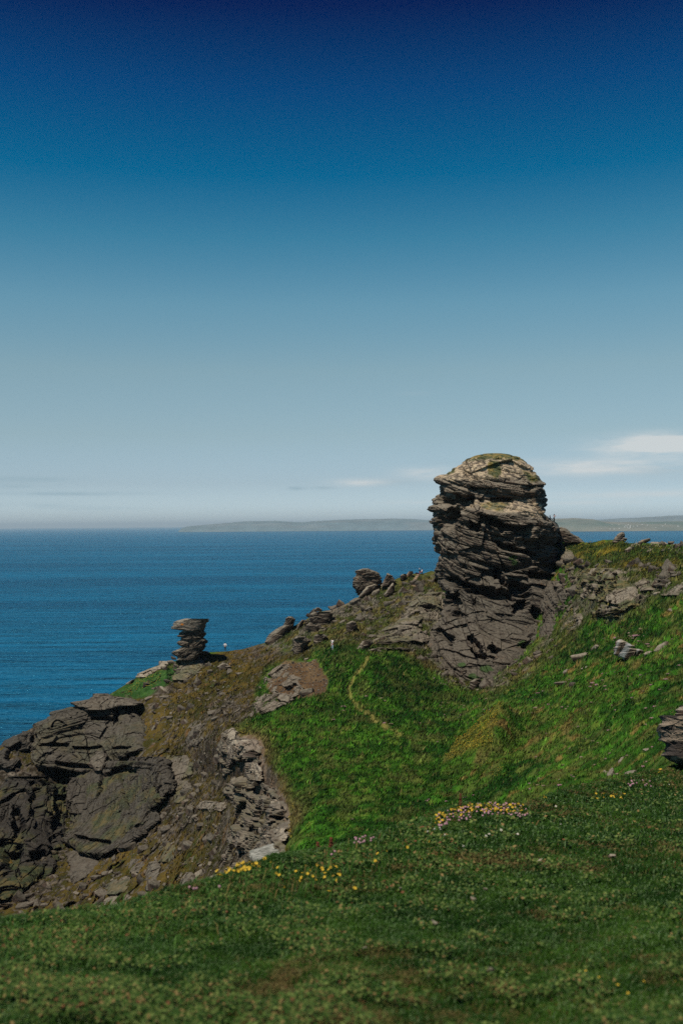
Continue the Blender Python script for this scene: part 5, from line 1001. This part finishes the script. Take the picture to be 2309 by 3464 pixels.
def person(label, X, Y, D, yaw, arms, shirt, legs_c, hair_c, extra=(), sit=False, zoff=0., H=1.7, loc=None):
    root = bpy.data.objects.new('person', None); link(root); p = unproj(X, Y, D) if loc is None else loc
    p = surf(X, Y)[0][0] if loc is None else p; root.location = (p[0], p[1], p[2] + zoff); root.rotation_euler = (0, 0, yaw); k = H / 1.7; root.scale = (k,) * 3; tag(root, label, 'person')
    hip = .22 if sit else .90
    V = lambda *a: Vector(a)
    pel = V(0, 0, hip); sp = V(0, 0, hip + .22); ch = V(0, .0, hip + .42); nk = V(0, 0, hip + .56); hd = V(0, .015, hip + .64); ht = V(0, .01, hip + .75)
    J = [pel, sp, ch, nk, hd, ht, V(0, .085, hip + .665)]; E = [(0, 1), (1, 2), (2, 3), (3, 4), (4, 5), (4, 6)]; R_ = [(.13, .10), (.12, .09), (.14, .095), .048, .075, .065, .018]
    sJ = [pel + V(0, 0, .02), sp, ch, nk - V(0, 0, .04)]; sE = [(0, 1), (1, 2), (2, 3)]; sR = [(.15, .115), (.14, .105), (.16, .11), .065]
    for s_, (el, wr) in zip((-1, 1), arms):
        sh = V(.175 * s_, 0, hip + .49); el = V(*el) + V(0, 0, hip); wr = V(*wr) + V(0, 0, hip); n0 = len(J)
        dr = (wr - el).normalized(); pm = wr + dr * .06
        J += [sh, el, wr, pm]; E += [(2, n0), (n0, n0 + 1), (n0 + 1, n0 + 2), (n0 + 2, n0 + 3)]; R_ += [.055, .04, .026, (.036, .018)]
        sd_ = dr.cross(V(0, 1, 0)); sd_ = (sd_ if sd_.length > .2 else dr.cross(V(1, 0, 0))).normalized()
        for f, (of, ln) in enumerate(((-.030, .065), (-.010, .078), (.010, .074), (.030, .055))):
            m = len(J); a = pm + sd_ * of + dr * .03; J += [a, a + dr * ln * .55 + V(0, 0, -.006), a + dr * ln * .9 + V(0, 0, -.02)]; E += [(n0 + 3, m), (m, m + 1), (m + 1, m + 2)]; R_ += [.009, .0085, .007]
        m = len(J); a = wr + dr * .02 - sd_ * .03; J += [a, a - sd_ * .025 + dr * .03]; E += [(n0 + 2, m), (m, m + 1)]; R_ += [.011, .009]
        q = len(sJ); sJ += [sh, el, el + (wr - el) * .85]; sE += [(2, q), (q, q + 1), (q + 1, q + 2)]; sR += [.075, .056, .042]
    tJ = [pel + V(0, 0, .05), pel]; tE = [(0, 1)]; tR = [(.145, .11), (.15, .12)]; feet = []
    for s_ in (-1, 1):
        h = V(.09 * s_, 0, hip - .06)
        if sit: kn = V(.12 * s_, .40, hip + .12); an = V(.12 * s_, .62, .02 - .12)
        else: kn = V(.11 * s_, .02, .48); an = V((.15 if not extra or 'narrow' not in extra else .10) * s_, -.01, .08)
        toe = an + V(.02 * s_, .13, -.045); n0 = len(J); J += [h, kn, an, toe]; E += [(0, n0), (n0, n0 + 1), (n0 + 1, n0 + 2), (n0 + 2, n0 + 3)]; R_ += [.085, .052, .034, .028]
        q = len(tJ); tJ += [h, kn, an + V(0, 0, .03)]; tE += [(1, q), (q, q + 1), (q + 1, q + 2)]; tR += [.105, .072, .055]; feet.append((an, toe))
    skin_obj('body', J, E, R_, SKN, root)
    skin_obj('shirt', sJ, sE, sR, shirt, root); skin_obj('trousers', tJ, tE, tR, legs_c, root, 1)
    hc = hd + V(0, 0, .05)
    if 'cap' in extra: solid('cap', [(hc + V(0, -.01, .05), (.098, .11, .075)), (hc + V(0, .10, .03), (.06, .07, .012))], extra['cap'], root)
    if hair_c: solid('hair', [(hc + V(0, -.025, .03), (.097, .105, .10))] + ([(hc + V(0, -.085, -.15), (.09, .05, .20))] if 'long' in extra else []), hair_c, root)
    for an, toe in feet: solid('shoe', [((an + toe) / 2 + V(0, .01, -.02), (.05, .13, .045))], extra.get('shoe', BLK), root)
    solid('face', [(hc + V(-.032, .083, .0), (.009, .006, .007)), (hc + V(.032, .083, .0), (.009, .006, .007)), (hc + V(0, .084, -.055), (.022, .006, .006))], BLK, root)
    for nm, prt, mt in extra.get('add', ()): solid(nm, [(V(c[0], c[1], c[2] + hip), s_) for c, s_ in prt], mt, root)
    return root
BLK = cloth('black_cloth', (.012, .012, .018)); WHC = cloth('white_cotton', (.75, .74, .72)); JEAN = cloth('pale_denim', (.45, .55, .62)); PNK = cloth('pink_wool', (.62, .38, .36)); ORG = cloth('orange_leather', (.42, .11, .03))
BRN = cloth('brown_hair', (.035, .015, .01)); TEA = cloth('teal_jacket', (.01, .06, .08)); NAV = cloth('navy_cloth', (.012, .015, .05)); RSE = cloth('rose_cotton', (.7, .52, .52)); MAR = cloth('maroon_cloth', (.25, .03, .05)); HYE = plain_mat('grey_hair', (.6, .58, .56))
HIPS = (((-.34, -.06, .22), (-.17, .05, .06)), ((.34, -.06, .22), (.17, .05, .06)))
PHONE = (((-.21, .20, .30), (-.05, .36, .50)), ((.21, .20, .30), (.05, .36, .50)))
LAP = (((-.24, .08, .22), (-.10, .30, .12)), ((.24, .08, .22), (.10, .30, .12)))
person('man in white shirt and black trousers standing hands on hips beside the small stack', 762, 2206, 197., math.radians(-10), HIPS, WHC, BLK, None, {'cap': NAV, 'shoe': BLK}, zoff=-.05, H=1.72)
person('woman in white top and pale jeans photographing on the green saddle', 1124, 2204, 155., math.radians(150), PHONE, WHC, JEAN, BRN,
       {'long': 1, 'shoe': WHC, 'narrow': 1, 'add': [('sweater', [((0, 0, .04), (.19, .15, .09)), ((.05, .12, -.12), (.10, .05, .22))], PNK), ('bag', [((-.20, .05, -.02), (.05, .10, .12))], ORG), ('phone', [((0, .42, .57), (.045, .008, .08))], BLK)]}, zoff=.0, H=1.75)
# people on the shoulder of the tower stand where the rock surface is
from mathutils.bvhtree import BVHTree
def drop(objs, x, y, z0):
    best = None
    for o in objs:
        me = o.data; bv = BVHTree.FromPolygons([v.co for v in me.vertices], [p.vertices for p in me.polygons])
        h = bv.ray_cast(Vector((x, y, z0)), Vector((0, 0, -1)))
        if h[0] is not None and (best is None or h[0].z > best): best = h[0].z
    return best
pz = unproj(1873, 1766, 189.5); zt = drop([tower], pz[0], pz[1], pz[2] + 1.6)
if zt is None or abs(zt - pz[2]) > 2.5: zt = pz[2]
person('standing person in rose top and black leggings holding a phone on the tower shoulder', 0, 0, 0, math.radians(-75), PHONE, RSE, BLK, BRN,
       {'long': 1, 'narrow': 1, 'add': [('jacket', [((0, -.03, .03), (.18, .17, .08)), ((-.02, -.16, -.10), (.13, .05, .16))], TEA), ('phone', [((0, .42, .57), (.045, .008, .08))], BLK)]}, loc=(pz[0], pz[1], zt), H=1.6)
pz = unproj(1859, 1760, 189.8); zt2 = drop([tower], pz[0], pz[1], pz[2] + 1.5)
if zt2 is None or abs(zt2 - pz[2]) > 2.5: zt2 = pz[2]
person('person in maroon sitting low on the rock beside the one with the phone', 0, 0, 0, math.radians(-100), LAP, MAR, BLK, BRN, {'long': 1}, sit=True, loc=(pz[0], pz[1], zt2 - .4), H=1.6)
person('seated person in white cap and dark teal jacket on the ridge path', 1418, 1943, 211., math.radians(-110), LAP, TEA, BLK, None, {'cap': WHC}, sit=True, zoff=.25)
person('seated person with dark hair and a rose top beside the one in the white cap', 1427, 1943, 211.5, math.radians(100), LAP, RSE, MAR, BLK, {'long': 1}, sit=True, zoff=.25)
pb = unproj(1408, 1940.5, 211.); bag = solid('bag', [((0, 0, 0), (.32, .2, .18)), ((.3, 0, -.05), (.25, .18, .13)), ((-.05, 0, .16), (.12, .03, .05))], NAV, None); bag.location = (pb[0], pb[1], pb[2] + .1); tag(bag, 'dark bag lying left of the seated pair on the ridge', 'bag')

# ------------------------------------------------------------------ sea air
def haze():
    m = bpy.data.materials.new('haze'); m.use_nodes = True; t = m.node_tree; t.nodes.clear(); o = N(t, 'ShaderNodeOutputMaterial'); v = N(t, 'ShaderNodeVolumePrincipled')
    v.inputs['Color'].default_value = (.70, .88, 1, 1); v.inputs['Density'].default_value = 4.0e-5; v.inputs['Anisotropy'].default_value = 0.0; t.links.new(v.outputs[0], o.inputs['Volume'])
    bm = bmesh.new(); bmesh.ops.create_cube(bm, size=1); me = bpy.data.meshes.new('haze'); bm.to_mesh(me); bm.free(); me.materials.append(m)
    h = ob('haze', me); h.scale = (124000, 66000, 76 + 178); h.location = (0, 61000 - 33000, (-76 + 178) / 2); h['kind'] = 'stuff'; h['label'] = 'thin blue sea haze'
haze()
